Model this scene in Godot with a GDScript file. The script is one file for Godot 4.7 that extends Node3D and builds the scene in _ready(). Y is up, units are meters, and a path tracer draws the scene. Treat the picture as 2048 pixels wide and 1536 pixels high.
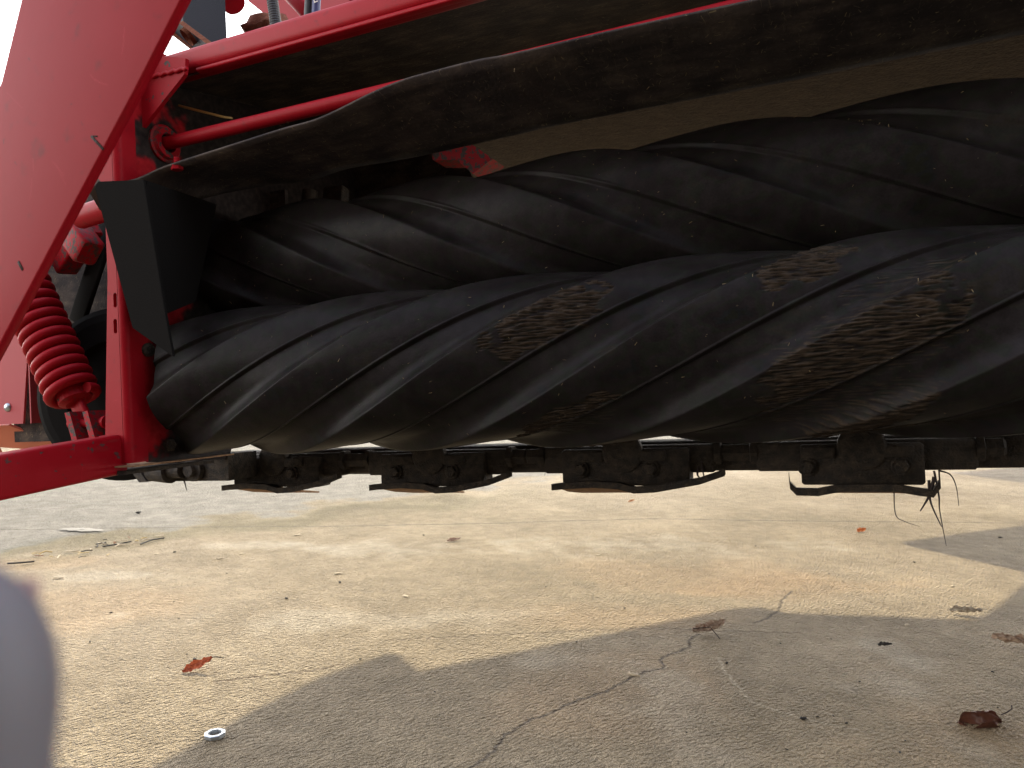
extends Node3D
# Underside of a red mower conditioner parked on a concrete yard, seen from behind, low down, against the sun.

var rng := RandomNumberGenerator.new()
var mower: Node3D
var mower_offset := Vector3.ZERO
var mats := {}
var used_names := {}

# ------------------------------------------------------------------ helpers
func numbered(called: String, under: Node) -> String:
	var key := str(under.get_instance_id()) + called
	var n: int = used_names.get(key, 0)
	used_names[key] = n + 1
	return called if n == 0 else "%s_%03d" % [called, n]

func tag(o: Node3D, label: String, category: String, group := "") -> Node3D:
	if label: o.set_meta("label", label)
	if category: o.set_meta("category", category)
	if group: o.set_meta("group", group)
	return o

func begin(smooth := false) -> SurfaceTool:
	var st := SurfaceTool.new()
	st.begin(Mesh.PRIMITIVE_TRIANGLES)
	st.set_smooth_group(0 if smooth else -1)
	return st

func put(called: String, mesh: Mesh, mat: Material, parent: Node = null) -> MeshInstance3D:
	if parent == null: parent = self
	var o := MeshInstance3D.new()
	o.name = numbered(called, parent)
	o.mesh = mesh
	o.material_override = mat
	parent.add_child(o, true)
	return o

func obj(called: String, st: SurfaceTool, mat: Material, parent: Node = null) -> MeshInstance3D:
	st.generate_normals()
	return put(called, st.commit(), mat, parent)

func P(u: float, v: float, w: float) -> Vector3:      # along the rollers, up, away from the camera -> the mower's own axes
	return Vector3(u, v, -w) - mower_offset

func PP(list: Array) -> PackedVector3Array:
	var out := PackedVector3Array()
	for a in list: out.append(P(a[0], a[1], a[2]))
	return out

func tri(st: SurfaceTool, a: Vector3, b: Vector3, c: Vector3):
	st.add_vertex(a); st.add_vertex(b); st.add_vertex(c)

func quad(st: SurfaceTool, a: Vector3, b: Vector3, c: Vector3, d: Vector3):
	tri(st, a, b, c); tri(st, a, c, d)

func loft(st: SurfaceTool, rings: Array, cap := true, smooth := true):     # closed rings with equal counts
	var n: int = rings[0].size()
	st.set_smooth_group(0 if smooth else -1)
	for i in rings.size() - 1:
		var a: PackedVector3Array = rings[i]
		var b: PackedVector3Array = rings[i + 1]
		for k in n:
			var k2 := (k + 1) % n
			quad(st, a[k], b[k], b[k2], a[k2])
	if cap:
		st.set_smooth_group(-1)
		for e in [0, rings.size() - 1]:
			var r: PackedVector3Array = rings[e]
			var m := Vector3.ZERO
			for p in r: m += p
			m /= n
			for k in n:
				if e == 0: tri(st, m, r[k], r[(k + 1) % n])
				else: tri(st, m, r[(k + 1) % n], r[k])

func tube(st: SurfaceTool, pts: PackedVector3Array, radius, n := 14, cap := true):
	var rings := []
	var t0 := (pts[1] - pts[0]).normalized()
	var side := t0.cross(Vector3.UP if absf(t0.y) < 0.9 else Vector3.RIGHT).normalized()
	for i in pts.size():
		var t := (pts[mini(i + 1, pts.size() - 1)] - pts[maxi(i - 1, 0)]).normalized()
		side = (side - t * side.dot(t)).normalized()
		var up := side.cross(t)
		var r: float = radius[i] if radius is Array else radius
		var ring := PackedVector3Array()
		for k in n:
			var a := TAU * k / n
			ring.append(pts[i] + (side * cos(a) + up * sin(a)) * r)
		rings.append(ring)
	loft(st, rings, cap)

func bar(st: SurfaceTool, a: Vector3, b: Vector3, up_hint: Vector3, width: float, height: float, bevel := 0.004):   # box section with rounded edges
	var t := (b - a).normalized()
	var side := t.cross(up_hint).normalized()
	var up := side.cross(t)
	var rings := []
	for e in [[a, bevel, 0.0], [a, 0.0, bevel * 0.8], [b, 0.0, -bevel * 0.8], [b, bevel, 0.0]]:
		var ring := PackedVector3Array()
		var hw: float = width / 2 - e[1] * 0.6
		var hh: float = height / 2 - e[1] * 0.6
		for q in 4:
			var sx := 1 if q == 0 or q == 3 else -1
			var sy := 1 if q < 2 else -1
			for j in 4:
				var an := PI / 2 * q + PI / 2 * j / 3.0
				ring.append(e[0] + t * e[2] + side * (sx * (hw - bevel) + cos(an) * bevel) + up * (sy * (hh - bevel) + sin(an) * bevel))
		rings.append(ring)
	loft(st, rings)

func plate(st: SurfaceTool, poly: PackedVector3Array, thick: Vector3, holes := [], bevel := 0.0012):   # flat plate of a given outline, with holes
	var nrm := thick.normalized()
	var ax := (poly[1] - poly[0]).normalized()
	ax = (ax - nrm * ax.dot(nrm)).normalized()
	var ay := nrm.cross(ax)
	var o := poly[0]
	var flat := PackedVector2Array()
	for p in poly: flat.append(Vector2((p - o).dot(ax), (p - o).dot(ay)))
	if Geometry2D.is_polygon_clockwise(flat): flat.reverse()
	var outlines := [flat]
	var merged := flat.duplicate()
	for h in holes:
		var f := PackedVector2Array()
		for p in h: f.append(Vector2((p - o).dot(ax), (p - o).dot(ay)))
		if not Geometry2D.is_polygon_clockwise(f): f.reverse()
		outlines.append(f)
		var best := [1e9, 0, 0]
		for i in merged.size():
			for j in f.size():
				var d := merged[i].distance_to(f[j])
				if d < best[0]: best = [d, i, j]
		var joined := PackedVector2Array()
		for i in best[1] + 1: joined.append(merged[i])
		for j in f.size() + 1: joined.append(f[(best[2] + j) % f.size()] + (Vector2(1e-5, 1e-5) if j == f.size() else Vector2.ZERO))
		joined.append(merged[best[1]] + Vector2(1e-5, 1e-5))
		for i in range(best[1] + 1, merged.size()): joined.append(merged[i])
		merged = joined
	var at := func(q: Vector2, z: float) -> Vector3: return o + ax * q.x + ay * q.y + thick * z
	st.set_smooth_group(-1)
	var idx := Geometry2D.triangulate_polygon(merged)
	for i in range(0, idx.size(), 3):
		var a := merged[idx[i]]
		var b := merged[idx[i + 1]]
		var c := merged[idx[i + 2]]
		tri(st, at.call(a, 1), at.call(c, 1), at.call(b, 1))
		tri(st, at.call(a, 0), at.call(b, 0), at.call(c, 0))
	for f in outlines:
		for i in f.size():
			var a: Vector2 = f[i]
			var b: Vector2 = f[(i + 1) % f.size()]
			quad(st, at.call(a, 0), at.call(a, 1), at.call(b, 1), at.call(b, 0))

func lathe(st: SurfaceTool, c: Vector3, axis: Vector3, prof: Array, n := 24, smooth := false, cap := true):
	axis = axis.normalized()
	var s := axis.cross(Vector3.UP if absf(axis.y) < 0.9 else Vector3.RIGHT).normalized()
	var t := s.cross(axis)
	var rings := []
	for p in prof:
		var ring := PackedVector3Array()
		for k in n:
			var a := TAU * k / n
			ring.append(c + axis * p[0] + (s * cos(a) + t * sin(a)) * p[1])
		rings.append(ring)
	loft(st, rings, cap, smooth)

func hex_bolt(st: SurfaceTool, c: Vector3, axis: Vector3, r: float, h: float):
	lathe(st, c, axis, [[-0.002, r * 1.35], [0.0025, r * 1.35], [0.003, r * 1.2]], 18)
	lathe(st, c, axis, [[0.003, r], [h * 0.8, r], [h, r * 0.82]], 6)

func grid(nu: int, nv: int, pos, col = null, uv = null, uv2 = null, flip := false) -> ArrayMesh:
	var v := PackedVector3Array(); v.resize(nu * nv)
	var nr := PackedVector3Array(); nr.resize(nu * nv)
	var cl := PackedColorArray()
	var u1 := PackedVector2Array()
	var u2 := PackedVector2Array()
	for i in nu:
		for j in nv:
			v[i * nv + j] = pos.call(i, j)
			if col != null: cl.append(col.call(i, j))
			if uv != null: u1.append(uv.call(i, j))
			if uv2 != null: u2.append(uv2.call(i, j))
	var wrap := v[0].distance_to(v[nv - 1]) < 1e-5
	for i in nu:
		for j in nv:
			var j0 := j - 1
			var j1 := j + 1
			if j0 < 0: j0 = nv - 2 if wrap else 0
			if j1 >= nv: j1 = 1 if wrap else nv - 1
			var du := v[mini(i + 1, nu - 1) * nv + j] - v[maxi(i - 1, 0) * nv + j]
			var dv := v[i * nv + j1] - v[i * nv + j0]
			var n := du.cross(dv).normalized()
			nr[i * nv + j] = -n if flip else n
	var ix := PackedInt32Array(); ix.resize((nu - 1) * (nv - 1) * 6)
	var at := 0
	for i in nu - 1:
		for j in nv - 1:
			var a := i * nv + j
			var q := [a, a + 1, a + nv + 1, a, a + nv + 1, a + nv] if not flip else [a, a + nv + 1, a + 1, a, a + nv, a + nv + 1]
			for k in 6: ix[at + k] = q[k]
			at += 6
	var arr := []
	arr.resize(Mesh.ARRAY_MAX)
	arr[Mesh.ARRAY_VERTEX] = v
	arr[Mesh.ARRAY_NORMAL] = nr
	if cl.size(): arr[Mesh.ARRAY_COLOR] = cl
	if u1.size(): arr[Mesh.ARRAY_TEX_UV] = u1
	if u2.size(): arr[Mesh.ARRAY_TEX_UV2] = u2
	arr[Mesh.ARRAY_INDEX] = ix
	var m := ArrayMesh.new()
	m.add_surface_from_arrays(Mesh.PRIMITIVE_TRIANGLES, arr)
	return m

func noise(sd: int, freq: float, oct := 4, kind := FastNoiseLite.TYPE_SIMPLEX_SMOOTH) -> FastNoiseLite:
	var n := FastNoiseLite.new()
	n.seed = sd
	n.frequency = freq
	n.noise_type = kind
	n.fractal_octaves = oct
	if oct == 1: n.fractal_type = FastNoiseLite.FRACTAL_NONE
	return n

func noise_bytes(size: int, n: FastNoiseLite, stretch := 1) -> PackedByteArray:      # seamless, 0..255; stretch lengthens the features along x
	var im := n.get_seamless_image(size / stretch, size, false, false, 0.15, true)
	if stretch > 1: im.resize(size, size, Image.INTERPOLATE_CUBIC)
	im.convert(Image.FORMAT_L8)
	return im.get_data()

func tex_rgb(size: int, data: PackedByteArray) -> ImageTexture:
	return ImageTexture.create_from_image(Image.create_from_data(size, size, false, Image.FORMAT_RGB8, data))

func tex_l(size: int, data: PackedByteArray) -> ImageTexture:
	return ImageTexture.create_from_image(Image.create_from_data(size, size, false, Image.FORMAT_L8, data))

func strokes(data: PackedByteArray, size: int, channels: int, count: int, len_lo: float, len_hi: float, angle: float, spread: float, tone: Array, mixing: float):
	for k in count:
		var x := rng.randf() * size
		var y := rng.randf() * size
		var a := angle + rng.randfn() * spread
		var l := rng.randf_range(len_lo, len_hi)
		var bend := rng.randfn() * 0.02
		var f := rng.randf_range(0.4, 1.0) * mixing
		var s := 0.0
		while s < l:
			var at := (posmod(int(y), size) * size + posmod(int(x), size)) * channels
			for c in channels: data[at + c] = int(lerpf(data[at + c], tone[c], f))
			x += cos(a); y += sin(a); a += bend; s += 1.0

func stdmat(color: Color, rough: float, metal := 0.0, spec := 0.5) -> StandardMaterial3D:
	var m := StandardMaterial3D.new()
	m.albedo_color = color
	m.roughness = rough
	m.metallic = metal
	m.metallic_specular = spec
	m.cull_mode = BaseMaterial3D.CULL_DISABLED
	return m

func triplanar(m: StandardMaterial3D, tile: float, albedo: Texture2D, height: Texture2D = null, cm := 0.0):
	m.uv1_triplanar = true
	m.uv1_scale = Vector3.ONE / tile
	if albedo:
		m.albedo_texture = albedo
		m.albedo_color = Color.WHITE
	if height:
		m.heightmap_enabled = true
		m.heightmap_texture = height
		m.heightmap_scale = cm

# ------------------------------------------------------------------ materials
func make_materials():
	# red paint: faded, faintly scratched; the second one chipped to dark primer
	var size := 512
	var n1 := noise_bytes(size, noise(11, 0.008, 4))
	var n2 := noise_bytes(size, noise(12, 0.05, 4))
	var n3 := noise_bytes(size, noise(13, 0.022, 5))
	var n4 := noise_bytes(size, noise(14, 0.03, 4), 4)
	for kind in 4:
		var d := PackedByteArray(); d.resize(size * size * 3)
		for i in size * size:
			var a := n1[i] / 255.0
			var b := n2[i] / 255.0
			var c := n3[i] / 255.0
			var fade := clampf((a - 0.45) * 1.2, 0, 1) * 0.2 + b * 0.05
			var r := lerpf(134, 160, fade)
			var g := lerpf(12, 44, fade)
			var bl := lerpf(23, 56, fade)
			if kind == 3: fade = clampf((a - 0.35) * 0.9 + (n4[(i % size) * size + i / size] / 255.0 - 0.5) * 0.7, 0, 1) * 0.6
			var dirt := smoothstep(0.62, 0.85, c * 0.7 + b * 0.3) * 0.35
			var chip := 0.0
			if kind == 1: chip = smoothstep(0.69, 0.71, c * 0.75 + b * 0.25)
			if kind == 2: chip = smoothstep(0.52, 0.55, c * 0.6 + b * 0.2 + a * 0.2)
			r = lerpf(r, 70, dirt); g = lerpf(g, 45, dirt); bl = lerpf(bl, 35, dirt)
			d[i * 3] = int(lerpf(r, 52 + b * 20, chip)); d[i * 3 + 1] = int(lerpf(g, 47 + b * 18, chip)); d[i * 3 + 2] = int(lerpf(bl, 45 + b * 16, chip))
		strokes(d, size, 3, 60, 4, 30, 1.2, 0.7, [185, 80, 85], 0.35)
		strokes(d, size, 3, 40, 1, 5, 0.5, 1.5, [60, 40, 38], 0.7)
		var m := stdmat(Color.WHITE, 0.46, 0.0, 0.2)
		triplanar(m, [0.34, 0.34, 0.16, 0.55][kind], tex_rgb(size, d), tex_l(size, n2), 0.008)
		mats[["red", "red_chipped", "red_worn", "red_faded"][kind]] = m
	# dirty black sheet and dirty black steel: dust clouds and chopped grass fibres
	size = 1024
	var b1 := noise_bytes(size, noise(21, 0.006, 5))
	var b2 := noise_bytes(size, noise(22, 0.06, 4))
	var b3 := noise_bytes(size, noise(23, 0.02, 4), 4)
	var d2 := PackedByteArray(); d2.resize(size * size * 3)
	for i in size * size:
		var dust := clampf(b1[i] / 255.0 * 0.75 + b3[i] / 255.0 * 0.6 - 0.5, 0, 1) * (0.55 + b2[i] / 255.0 * 0.6)
		d2[i * 3] = int(lerpf(44, 112, dust)); d2[i * 3 + 1] = int(lerpf(40, 98, dust)); d2[i * 3 + 2] = int(lerpf(40, 84, dust))
	strokes(d2, size, 3, 2600, 3, 14, 0.0, 0.8, [130, 118, 92], 0.6)
	strokes(d2, size, 3, 420, 4, 18, 0.0, 1.4, [165, 150, 108], 0.85)
	strokes(d2, size, 3, 500, 4, 26, 0.0, 0.5, [20, 18, 18], 0.7)
	var db := stdmat(Color.WHITE, 0.7, 0.0, 0.15)
	triplanar(db, 0.55, tex_rgb(size, d2), tex_l(size, b2), 0.08)
	mats.black = db
	# caked mud inside the hood
	var m1 := noise_bytes(size, noise(31, 0.05, 4))
	var m2 := noise_bytes(size, noise(32, 0.03, 3, FastNoiseLite.TYPE_CELLULAR), 2)
	var m3 := noise_bytes(size, noise(33, 0.01, 3))
	var d3 := PackedByteArray(); d3.resize(size * size * 3)
	var h3 := PackedByteArray(); h3.resize(size * size)
	for i in size * size:
		var hgt := clampf(m1[i] / 255.0 * 0.6 + m2[i] / 255.0 * 0.5 - 0.05, 0, 1)
		h3[i] = int(hgt * 255)
		var t := m3[i] / 255.0
		var l := 0.75 + hgt * 0.4
		d3[i * 3] = int((67 + t * 12) * l); d3[i * 3 + 1] = int((60 + t * 10) * l); d3[i * 3 + 2] = int((53 + t * 9) * l)
	strokes(d3, size, 3, 300, 3, 20, 0.0, 1.0, [34, 28, 24], 0.7)
	var mud := stdmat(Color.WHITE, 0.95, 0.0, 0.2)
	triplanar(mud, 0.5, tex_rgb(size, d3), tex_l(size, h3), 0.5)
	mats.mud = mud
	# rollers: rubber, colours come with the vertices
	size = 512
	var r1 := noise_bytes(size, noise(41, 0.09, 3))
	var r2 := noise_bytes(size, noise(42, 0.02, 4))
	var d4 := PackedByteArray(); d4.resize(size * size * 3)
	for i in size * size:
		var t := 150 + int(r1[i] * 0.16 + r2[i] * 0.22)
		d4[i * 3] = t; d4[i * 3 + 1] = t; d4[i * 3 + 2] = t
	strokes(d4, size, 3, 260, 1, 4, 0.5, 2.0, [255, 255, 255], 0.9)
	strokes(d4, size, 3, 200, 4, 22, 0.0, 0.3, [110, 110, 110], 0.5)
	var rub := stdmat(Color.WHITE, 0.37, 0.0, 0.13)
	triplanar(rub, 0.21, tex_rgb(size, d4), tex_l(size, r1), 0.02)
	rub.vertex_color_use_as_albedo = true
	mats.rubber = rub
	# dirty dark castings of the cutter bar, rust, zinc
	var d5 := PackedByteArray(); d5.resize(size * size * 3)
	for i in size * size:
		var t := r2[i] / 255.0
		var s := r1[i] / 255.0
		var k := clampf(t * 1.3 - 0.35 + (s - 0.5) * 0.4, 0, 1)
		d5[i * 3] = int(lerpf(34, 70, k)); d5[i * 3 + 1] = int(lerpf(30, 60, k)); d5[i * 3 + 2] = int(lerpf(27, 48, k))
	strokes(d5, size, 3, 300, 3, 12, 0.0, 2.0, [120, 104, 74], 0.6)
	var cast := stdmat(Color.WHITE, 0.8, 0.0, 0.35)
	triplanar(cast, 0.2, tex_rgb(size, d5), tex_l(size, r1), 0.15)
	mats.cast = cast
	var d6 := PackedByteArray(); d6.resize(size * size * 3)
	for i in size * size:
		var k := clampf(r2[i] / 255.0 * 0.8 + (r1[i] / 255.0 - 0.5) * 0.6, 0, 1)
		d6[i * 3] = int(lerpf(112, 172, k)); d6[i * 3 + 1] = int(lerpf(84, 136, k)); d6[i * 3 + 2] = int(lerpf(62, 100, k))
	var rust := stdmat(Color.WHITE, 0.8, 0.0, 0.35)
	triplanar(rust, 0.15, tex_rgb(size, d6), tex_l(size, r1), 0.1)
	mats.tan_steel = rust
	var d7 := PackedByteArray(); d7.resize(size * size * 3)
	for i in size * size:
		var k := clampf(r2[i] / 255.0 * 0.9 + (r1[i] / 255.0 - 0.5) * 0.7, 0, 1)
		d7[i * 3] = int(lerpf(92, 150, k)); d7[i * 3 + 1] = int(lerpf(58, 98, k)); d7[i * 3 + 2] = int(lerpf(48, 76, k))
	var rr := stdmat(Color.WHITE, 0.9, 0.0, 0.2)
	triplanar(rr, 0.09, tex_rgb(size, d7), tex_l(size, r1), 0.2)
	mats.rust = rr
	var navy := stdmat(Color(0.1, 0.11, 0.15), 0.6, 0.0, 0.2)
	triplanar(navy, 0.2, null, tex_l(size, r1), 0.03)
	mats.navy = navy
	mats.clip = stdmat(Color(0.4, 0.34, 0.22), 0.7)
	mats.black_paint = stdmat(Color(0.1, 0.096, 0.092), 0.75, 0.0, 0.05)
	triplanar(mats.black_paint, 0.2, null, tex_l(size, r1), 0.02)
	mats.zinc = stdmat(Color(0.62, 0.64, 0.66), 0.35, 0.85)
	mats.hose = stdmat(Color(0.13, 0.13, 0.14), 0.55)
	mats.print = stdmat(Color(0.82, 0.8, 0.76), 0.6)
	mats.sleeve = stdmat(Color(0.17, 0.19, 0.36), 0.5)
	mats.salmon = stdmat(Color(0.67, 0.36, 0.26), 0.55)
	mats.pink = stdmat(Color(0.56, 0.19, 0.21), 0.55, 0.0, 0.3)
	mats.tyre = stdmat(Color(0.075, 0.07, 0.068), 0.8, 0.0, 0.15)
	mats.leaf = stdmat(Color.WHITE, 0.65, 0.0, 0.3)
	mats.leaf.vertex_color_use_as_albedo = true
	mats.leaf.backlight_enabled = true
	mats.leaf.backlight = Color(0.5, 0.5, 0.5)
	mats.straw = stdmat(Color(0.62, 0.52, 0.3), 0.6)
	mats.dark_grass = stdmat(Color(0.16, 0.11, 0.1), 0.7)
	mats.crumb = stdmat(Color(0.12, 0.1, 0.085), 0.85)
	mats.pale = stdmat(Color(0.66, 0.6, 0.5), 0.8)

# ------------------------------------------------------------------ ground
func dist_line(p: Vector2, l: Array) -> float:
	var best := 9.0
	for i in range(0, l.size() - 2, 2):
		best = minf(best, Geometry2D.get_closest_point_to_segment(p, Vector2(l[i], l[i + 1]), Vector2(l[i + 2], l[i + 3])).distance_to(p))
	return best

func paint_line(d: PackedByteArray, size: int, l: Array, width: float, tone: Array, amount: float, jag: float, sd: int):     # a crack, joint or scratch in the slab
	var nz := noise(sd, 9.0, 3)
	var px := size / 8.0
	for i in range(0, l.size() - 2, 2):
		var a := Vector2(l[i], l[i + 1])
		var b := Vector2(l[i + 2], l[i + 3])
		var steps := int(a.distance_to(b) * px * 3) + 1
		for s in steps:
			var p := a.lerp(b, float(s) / steps)
			p += Vector2(nz.get_noise_2d(p.x * 4, p.y * 4), nz.get_noise_2d(p.x * 4 + 40, p.y * 4)) * jag
			var wd := width * (0.75 + 0.6 * nz.get_noise_2d(p.x * 2 + 9, p.y * 2))
			var cx := (p.x + 4.0) * px
			var cz := (-p.y - 0.8) * px
			var r := maxf(wd * px / 2, 0.5)
			for yy in range(int(cz - r - 1), int(cz + r + 2)):
				for xx in range(int(cx - r - 1), int(cx + r + 2)):
					if xx < 0 or yy < 0 or xx >= size or yy >= size: continue
					var k := clampf(r + 0.5 - Vector2(xx + 0.5 - cx, yy + 0.5 - cz).length(), 0, 1) * amount
					var at := (yy * size + xx) * 3
					for c in 3: d[at + c] = mini(d[at + c], int(lerpf(d[at + c], tone[c], k))) if tone[0] < 150 else maxi(d[at + c], int(lerpf(d[at + c], tone[c], k)))

func make_ground():
	# fine grain of the trowelled slab, one tile = 1.5 m
	var size := 2048
	var a1 := noise_bytes(size, noise(51, 0.085, 3), 2)
	var a2 := noise_bytes(size, noise(52, 0.22, 2))
	var a3 := noise_bytes(size, noise(53, 0.012, 4))
	var a4 := noise_bytes(size, noise(54, 0.035, 3))
	var d := PackedByteArray(); d.resize(size * size * 3)
	var h := PackedByteArray(); h.resize(size * size)
	for i in size * size:
		var w := a1[i]
		var hh := clampi(int(128 + (w - 128) * (0.25 + a3[(i * 3) % (size * size)] * 0.0042) + (a2[i] - 128) * 0.4 + (a4[i] - 128) * 0.45), 0, 255)
		h[i] = hh
		var l := 198 + ((a2[i] - 128) >> 2) + ((a3[i] - 128) >> 3)
		l += ((a1[(i * 7) % (size * size)] - 128) >> 3)
		var j := i * 3
		d[j] = clampi(l, 0, 255); d[j + 1] = clampi(l - 5, 0, 255); d[j + 2] = clampi(l - 13, 0, 255)
	strokes(d, size, 3, 26000, 2, 8, 0.0, 0.5, [128, 116, 98], 0.55)
	strokes(d, size, 3, 22000, 2, 6, 0.0, 0.6, [238, 232, 220], 0.6)
	strokes(d, size, 3, 1200, 2, 4, 0.0, 2.0, [70, 60, 50], 0.8)
	strokes(h, size, 1, 9000, 3, 16, 0.0, 0.35, [40], 0.8)
	# stains, efflorescence, cracks and joints: 8 m by 8 m of the yard
	var mac := PackedByteArray(); mac.resize(size * size * 3)
	var big := noise(61, 0.35, 4)
	var mid := noise(62, 1.6, 5)
	var fine := noise(63, 7.0, 3)
	var orange := [[-1.106, -2.0, 0.36, 0.2], [0.8, -2.2, 0.3, 0.16], [0.3, -1.9, 0.4, 0.16], [-1.6, -2.5, 0.3, 0.1], [0.2, -1.45, 0.35, 0.25], [0.6, -2.35, 0.5, 0.25], [0.9, -1.25, 0.4, 0.3]]
	var pale := [[-1.25, -2.34, 0.15, 0.06], [0.57, -2.78, 0.5, 0.2], [0.31, -1.35, 0.1, 0.2], [0.86, -1.66, 0.06, 0.2], [0.78, -1.45, 0.1, 0.1], [0.66, -1.45, 0.05, 0.06], [0.06, -1.6, 0.12, 0.08], [0.76, -1.2, 0.07, 0.12], [-0.5, -2.7, 0.35, 0.14], [-0.35, -1.9, 0.5, 0.12], [-1.0, -2.75, 0.3, 0.1]]
	for q in size / 2:
		for p in size / 2:
			var x := p / (size / 2.0) * 8.0 - 4.0
			var z := -0.8 - q / (size / 2.0) * 8.0
			var b := big.get_noise_2d(x, z)
			var m := mid.get_noise_2d(x, z)
			var f := fine.get_noise_2d(x, z)
			var r := 187.0 + b * 22 + m * 26 + f * 12
			var g := 172.0 + b * 23 + m * 26 + f * 12
			var bl := 146.0 + b * 28 + m * 26 + f * 12
			for o in orange:
				var e: float = 1.0 - Vector2((x - o[0]) / o[2], (z - o[1]) / o[3]).length() + m * 0.9 + f * 0.25
				if e > 0:
					e = minf(e * 0.34, 0.2)
					r = lerpf(r, 204, e); g = lerpf(g, 160, e); bl = lerpf(bl, 112, e)
			for o in pale:
				var e: float = 1.0 - Vector2((x - o[0]) / o[2], (z - o[1]) / o[3]).length() + m * 1.1 + f * 0.5
				if e > 0:
					e = minf(e * 0.6, 0.4)
					r = lerpf(r, 226, e); g = lerpf(g, 220, e); bl = lerpf(bl, 208, e)
			# the neighbouring greyer slab, damp and mossy along its edge
			var grey := smoothstep(-0.12, 0.12, -z - (2.72 + (x + 1.9) * 0.97) + m * 0.5 + f * 0.1) * (1.0 if x < 2 else 0.0)
			r = lerpf(r, 152 + f * 22, grey * 0.8); g = lerpf(g, 151 + f * 22, grey * 0.8); bl = lerpf(bl, 147 + f * 22, grey * 0.8)
			var damp := smoothstep(0.35, 0.0, absf(-z - (2.62 + (x + 1.9) * 0.75) + m * 0.4)) * smoothstep(0.3, -0.6, x)
			r -= damp * 42; g -= damp * 38; bl -= damp * 42
			var c := [clampi(int(r), 0, 255), clampi(int(g), 0, 255), clampi(int(bl), 0, 255)]
			for yy in 2:
				for xx in 2:
					var at := ((q * 2 + yy) * size + p * 2 + xx) * 3
					mac[at] = c[0]; mac[at + 1] = c[1]; mac[at + 2] = c[2]
	var crack := [-0.094, -1.129, -0.058, -1.173, -0.032, -1.213, -0.012, -1.274, 0.032, -1.33, 0.069, -1.355, 0.129, -1.415, 0.186, -1.454, 0.24, -1.515, 0.277, -1.549, 0.318, -1.568, 0.321, -1.614, 0.343, -1.643, 0.402, -1.693, 0.424, -1.763, 0.451, -1.788]
	paint_line(mac, size, crack, 0.0022, [96, 84, 72], 0.65, 0.006, 71)
	paint_line(mac, size, [0.606, -1.878, 0.646, -1.902, 0.702, -1.969, 0.751, -2.069, 0.813, -2.159], 0.0022, [92, 80, 68], 0.6, 0.006, 72)
	paint_line(mac, size, [-3.5, -2.98, -2.498, -3.041, -0.79, -3.148, -0.052, -3.216, 0.613, -3.311, 1.48, -3.263, 2.21, -3.216, 3.5, -3.1], 0.008, [92, 86, 76], 0.75, 0.004, 73)
	paint_line(mac, size, [0.451, -1.634, 0.443, -1.549, 0.447, -1.461, 0.448, -1.403], 0.004, [225, 215, 195], 0.7, 0.006, 74)
	paint_line(mac, size, [0.448, -1.403, 0.52, -1.33, 0.6, -1.29], 0.003, [220, 210, 190], 0.5, 0.006, 75)
	paint_line(mac, size, [-0.6, -1.5, -0.42, -1.56, -0.36, -1.6], 0.005, [110, 92, 72], 0.7, 0.01, 76)
	paint_line(mac, size, [-0.3, -1.75, 0.3, -1.83, 0.7, -1.8], 0.003, [120, 104, 84], 0.5, 0.01, 77)
	var gm := stdmat(Color.WHITE, 0.8, 0.0, 0.3)
	gm.albedo_texture = tex_rgb(size, d)
	gm.heightmap_enabled = true
	gm.heightmap_texture = tex_l(size, h)
	gm.heightmap_scale = 2.2
	gm.detail_enabled = true
	gm.detail_blend_mode = BaseMaterial3D.BLEND_MODE_MUL
	gm.detail_uv_layer = BaseMaterial3D.DETAIL_UV_2
	gm.detail_albedo = tex_rgb(size, mac)
	gm.texture_repeat = true
	mats.concrete = gm
	# one sheet to the horizon, denser and slightly uneven in front
	var xs := []
	var zs := []
	for k in 161: xs.append(-4.0 + 8.0 * k / 160.0)
	xs = [-400.0, -120.0, -40.0, -14.0, -7.0] + xs + [7.0, 14.0, 40.0, 120.0, 400.0]
	for k in 161: zs.append(1.5 - 8.5 * k / 160.0)
	zs = [120.0, 40.0, 14.0, 5.0] + zs + [-11.0, -18.0, -40.0, -120.0, -400.0]
	var und := noise(64, 0.9, 3)
	var c30 := cos(deg_to_rad(38)); var s30 := sin(deg_to_rad(38))
	var pos := func(i, j):
		var x: float = xs[i]
		var z: float = zs[j]
		return Vector3(x, und.get_noise_2d(x, z) * 0.004 if absf(x) < 4.0 and z > -7.0 else 0.0, z)
	var uv := func(i, j): return Vector2(xs[i] * c30 - zs[j] * s30, xs[i] * s30 + zs[j] * c30) / 1.5
	var uv2 := func(i, j): return Vector2((xs[i] + 4.0) / 8.0, (-zs[j] - 0.8) / 8.0)
	var o := put("ground", grid(xs.size(), zs.size(), pos, null, uv, uv2), gm)
	o.set_meta("kind", "structure")
	o.set_meta("label", "sunlit trowelled concrete yard with cracks and stains")

# ------------------------------------------------------------------ rollers
const RP := 0.255
func lobe(t: float) -> float:        # one spiral lug: valley, steep shoulder, slowly falling back
	var hi := 0.131
	var lo := 0.1125
	if t < 0.02: return lerpf(lo + 0.0055, lo, t / 0.02)
	if t < 0.24: return lo
	if t < 0.45:
		var k := (t - 0.24) / 0.21
		return lo + (hi - 0.002 - lo) * (k * k * (0.5 + 0.5 * k))
	if t < 0.465: return lerpf(hi - 0.002, hi, (t - 0.45) / 0.015)
	if t < 0.48: return hi
	var q := (t - 0.48) / 0.52
	var lip := smoothstep(0.93, 0.965, q) * 0.0016
	return hi - (hi - lo - 0.0045) * pow(q, 1.35) + lip

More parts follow.
